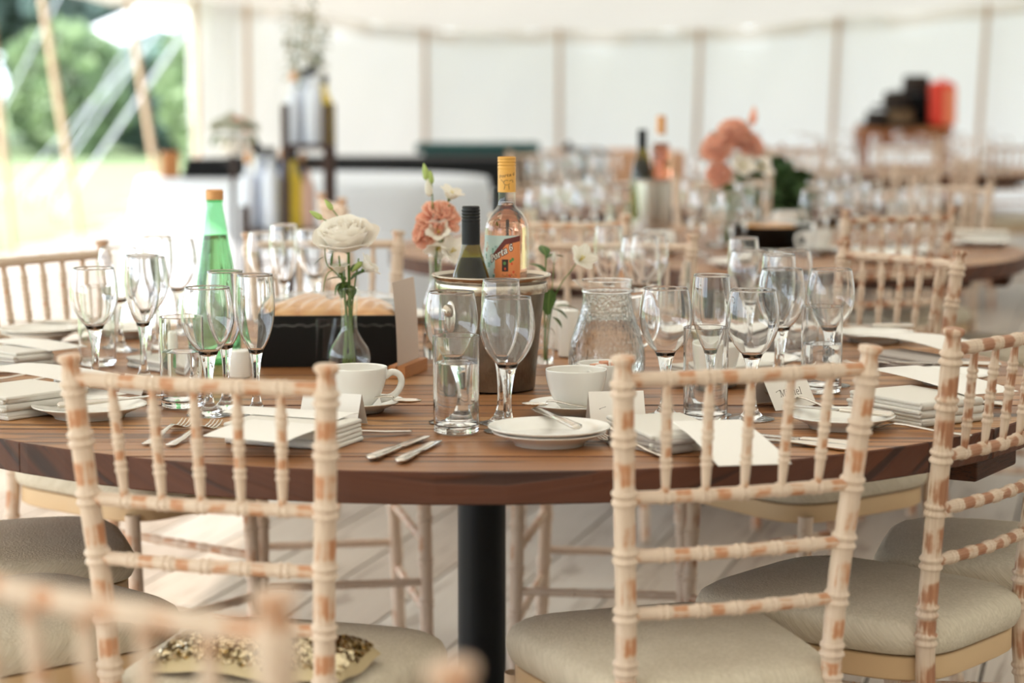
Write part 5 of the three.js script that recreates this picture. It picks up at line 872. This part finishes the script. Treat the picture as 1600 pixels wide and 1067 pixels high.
{ const mk = (at, w, h, label) => { const o = thing('cardboard_box', at); part('carton', box(w, h, 0.4, 0, h / 2, 0, 0.004), M.cardboard, o); part('flap', box(w * 0.48, 0.004, 0.4, -w * 0.24, h + 0.003, 0), M.cardboard, o); part('flap', box(w * 0.48, 0.004, 0.4, w * 0.24, h + 0.003, 0), M.cardboard, o); tag(o, label, 'box', 'cardboard boxes by the far wall'); };
  mk([0.33, -11.6], 0.13, 0.80, 'pinkish cardboard box between the two teal crates'); mk([0.83, -11.4], 0.24, 0.82, 'pinkish cardboard box left of the far dark bottle'); mk([1.12, -11.5], 0.22, 0.80, 'pinkish cardboard box behind the far pink bottle'); }
{ const o = thing('black_jacket', [0.545, -11.5], 0.785); part('cloth', patch((u, v) => [(u - 0.5) * 0.3, 0.012 + 0.03 * Math.sin(u * 9) * Math.sin(v * 8) + 0.05 * Math.exp(-(((u - 0.15) / 0.1) ** 2)) - 0, (v - 0.5) * 0.3], 24, 16), M.blackCloth, o); part('collar', rod(V(-0.16, 0.04, 0), V(0.02, 0.02, 0.02), 0.022), M.blackCloth, o); tag(o, 'black jacket thrown over the smaller teal crate', 'jacket'); }
{ const o = thing('wooden_box', [-1.86, -8.62], 0.751, 0.3); part('box', box(0.09, 0.13, 0.12, 0, 0.065, 0, 0.004), M.beech, o); part('lid', box(0.096, 0.012, 0.126, 0, 0.136, 0, 0.003), M.beech, o); tag(o, 'small tan wooden box at the left end of the white clothed table', 'box');
  const c = thing('folded_jacket', [-1.62, -8.62], 0.751); for (let k = 0; k < 3; k++) part('fold', box(0.32 - k * 0.05, 0.034, 0.24, -0.015 * k, 0.019 + k * 0.034, 0, 0.014), M.blackCloth, c); tag(c, 'black jacket folded on the left of the white clothed table', 'jacket'); }
{ // stepped wooden drinks shelf: two tiers
  const o = thing('drinks_shelf', [-0.975, -6.4]);
  const post = (x, z, h) => part('post', box(0.035, h, 0.035, x, h / 2, z, 0.004), M.darkWood, o), shelf = (x, y, z, w, d) => part('shelf', box(w, 0.025, d, x, y, z, 0.004), M.darkWood, o);
  for (const z of [-0.13, 0.13]) { post(-0.19, z, 0.72); post(0.0, z, 1.18); post(0.19, z, 1.18); }
  shelf(0, 0.16, 0, 0.42, 0.3); shelf(-0.09, 0.60, 0.0, 0.22, 0.3); shelf(0.095, 0.60, 0, 0.2, 0.3); shelf(0.095, 0.985, 0, 0.21, 0.3); shelf(0.095, 0.90, 0, 0.2, 0.02); part('rail', box(0.4, 0.02, 0.02, 0, 0.42, 0.14, 0.003), M.darkWood, o);
  tag(o, 'dark stepped wooden shelf holding drink bottles on the left', 'shelf');
  const cols = [['#cdd6ea', 0.3], ['#dfe5f2', 0.3], ['#e2c640', 0.3], ['#b8c6e4', 0.2], ['#34505a', 0.2], ['#d9b4a4', 0.3], ['#e9e6da', 0.4]].map(([c, r]) => std({ color: c, roughness: r }));
  const bottleOn = (x, y, z, s, m, cap, label) => { const b = thing('drinks_bottle', [-0.975 + x, -6.4 + z], y); part('body', lathe(smooth([[0, 0], [0.032, 0.001], [0.035, 0.008], [0.035, 0.17], [0.03, 0.2], [0.014, 0.235], [0.0135, 0.275], [0, 0.276]], 3).map(([a, c]) => [a * s, c * s]), 18), m, b); part('cap', lathe([[0.0155 * s, 0.27 * s], [0.0155 * s, 0.31 * s], [0, 0.312 * s]], 14), cap, b); tag(b, label, 'bottle', 'drink bottles on the dark stepped shelf'); };
  const up = ['white bottle at the left of the upper shelf tier', 'pale blue bottle second on the upper shelf tier', 'white bottle third on the upper shelf tier', 'yellow bottle at the right end of the upper shelf tier', 'dark bottle at the back of the upper shelf tier'];
  [[0.03, 1, 0.02, 1.05, 1], [0.075, 1, -0.04, 1.1, 0], [0.12, 1, 0.05, 1.15, 1], [0.17, 1, 0.0, 1.0, 2], [0.10, 1, -0.1, 0.9, 4]].forEach(([x, , z, s, c], i) => bottleOn(x, 0.998, z, s, cols[c], i === 0 ? M.capCopper : M.capBlack, up[i]));
  const lo = ['white bottle at the left end of the lower shelf tier', 'pale blue bottle second on the lower shelf tier', 'white bottle third on the lower shelf tier', 'blue bottle in the middle of the lower shelf tier', 'yellow bottle on the lower shelf tier right of the blue ones', 'pinkish bottle at the right end of the lower shelf tier', 'dark bottle behind the yellow one on the lower tier', 'white bottle at the back left of the lower tier'];
  [[-0.18, 0.05, 1.1, 1], [-0.13, -0.03, 1.2, 0], [-0.075, 0.06, 1.2, 1], [-0.03, -0.05, 1.15, 3], [0.03, 0.06, 1.15, 2], [0.09, 0.05, 1.0, 5], [0.06, -0.08, 1.1, 4], [-0.16, -0.1, 1.25, 6]].forEach(([x, z, s, c], i) => bottleOn(x, 0.613, z, s, cols[c], i % 3 ? M.capBlack : M.capCopper, lo[i]));
  const v = thing('flower_pot', [-1.27, -6.72], 0.0); part('stand', rod(V(0, 0, 0), V(0, 0.94, 0), 0.012), M.darkWood, v); part('dish', lathe([[0, 0.94], [0.05, 0.94], [0.075, 1.02], [0.07, 1.02], [0.045, 0.95], [0, 0.95]], 20), M.china, v);
  for (let k = 0; k < 14; k++) { const a = k * 2.4, r = 0.10 * Math.sqrt(k / 14); addCarnation(v, [Math.cos(a) * r, 1.06 + 0.05 * (1 - r * 9), Math.sin(a) * r], [Math.sin(a) * 0.7, -Math.cos(a) * 0.7], 0.07, k % 7 === 3 ? M.petalCoral : std({ color: 0xd9d9c8, roughness: 0.9 })); addLeaf(v, [Math.cos(a) * r, 1.03, Math.sin(a) * r], a, -0.5, 0.014, 0.07, 0.4); }
  tag(v, 'pale flower arrangement on a stand left of the drinks shelf', 'flowers');
  const t = thing('tall_vase', [-0.9, -6.5], 0.998); part('vase', lathe([[0, 0], [0.03, 0.001], [0.034, 0.2], [0.03, 0.28], [0.028, 0.28], [0.032, 0.2], [0.028, 0.004], [0, 0.004]], 20), M.glass, t);
  for (let k = 0; k < 14; k++) { const a = k * 2.4, x = Math.cos(a) * 0.085, z = Math.sin(a) * 0.05, h = 0.46 + 0.055 * (k % 4); addStem(t, [x * 0.1, 0.01, z * 0.1], [x * 0.3, 0.24, z * 0.3], [x, h, z], 0.0016); for (let j = 0; j < 14; j++) { const m = addLeaf(t, [x * (0.6 + j * 0.035) + rr(-0.02, 0.02), h - 0.24 + j * 0.021, z + rr(-0.02, 0.02)], rr(0, 6), rr(-0.4, 0.9), 0.010, rr(0.03, 0.06), 0.4); m.material = j % 3 ? M.dryLeaf : M.leaf; } }
  tag(t, 'tall glass vase of dry olive foliage on top of the drinks shelf', 'vase');
}
// ---------------------------------------------------------------- far right: sideboard with hats and a red case
{ const SX = 2.93, SZ = -12.6, y = 0.955, o = thing('wooden_sideboard', [SX, SZ]); part('top', box(0.66, 0.045, 0.42, 0, y - 0.0225, 0, 0.005), std({ color: 0xa8693c, roughness: 0.55 }), o); const wood = std({ color: 0x9a5c34, roughness: 0.6 }); part('apron', box(0.58, 0.09, 0.36, 0, y - 0.09, 0, 0.004), wood, o); for (const [x, z] of [[-0.3, -0.17], [0.3, -0.17], [0.3, 0.17], [-0.3, 0.17]]) part('leg', box(0.04, y - 0.045, 0.04, x, (y - 0.045) / 2, z, 0.004), wood, o); part('under_shelf', box(0.56, 0.02, 0.34, 0, 0.3, 0, 0.003), wood, o); tag(o, 'small brown wooden sideboard carrying hats by the far wall', 'sideboard');
  const hat = (x, yy, z, s, mat, turn, label) => { const h = thing('felt_hat', [SX + x, SZ + z], yy, turn); part('crown', lathe(smooth([[0.082, 0.0], [0.085, 0.03], [0.08, 0.09], [0.07, 0.115], [0.03, 0.108], [0, 0.1]], 4).map(([a, b]) => [a * s, b * s]), 28), mat, h); part('brim', patch((u, v) => { const a = u * TAU, r = (0.082 + 0.065 * v) * s; return [Math.cos(a) * r, (0.004 + 0.03 * v * v * Math.cos(a) ** 2) * s, Math.sin(a) * r * 1.08]; }, 40, 6), mat, h); part('band', lathe([[0.0835, 0.004], [0.086, 0.008], [0.0862, 0.026], [0.0838, 0.03]].map(([a, b]) => [a * s, b * s]), 28), M.capBlack, h); tag(h, label, 'hat', 'dark felt hats on the sideboard'); };
  hat(-0.21, y, 0.08, 1.0, M.hat, 0.3, 'dark felt hat at the left end of the sideboard'); hat(-0.04, y, 0.1, 1.15, M.hatTan, 0, 'tan brown felt hat in the middle front of the sideboard'); hat(-0.06, y + 0.125, 0.02, 1.15, M.hat, 0.5, 'dark felt hat stacked on the tan hat'); 
  const c = thing('black_case', [SX + 0.07, SZ - 0.09], y); part('shell', box(0.34, 0.235, 0.2, 0, 0.1175, 0, 0.02), M.blackCloth, c); part('handle', turned(line(V(-0.05, 0.23, 0), V(0, 0.262, 0), V(0.05, 0.23, 0)), [[0, 0.007], [1, 0.007]], 8), M.capBlack, c); tag(c, 'black case at the back of the sideboard behind the hats', 'case');
  hat(0.1, y + 0.237, -0.06, 1.2, M.hat, -0.3, 'dark brown felt hat lying on top of the black case');
  const r = thing('red_case', [SX + 0.262, SZ + 0.1], y - 0.0); part('body', box(0.19, 0.33, 0.16, 0, 0.165, 0, 0.05), M.red, r); part('side_panel', box(0.085, 0.26, 0.012, 0.045, 0.15, 0.081, 0.004), std({ color: 0xf08a62, roughness: 0.5 }), r); part('handle', turned(line(V(-0.03, 0.328, 0), V(0, 0.352, 0), V(0.03, 0.328, 0)), [[0, 0.006], [1, 0.006]], 8), M.red, r); tag(r, 'upright bright red case at the right end of the sideboard', 'case'); }

renderer.render(scene, camera);
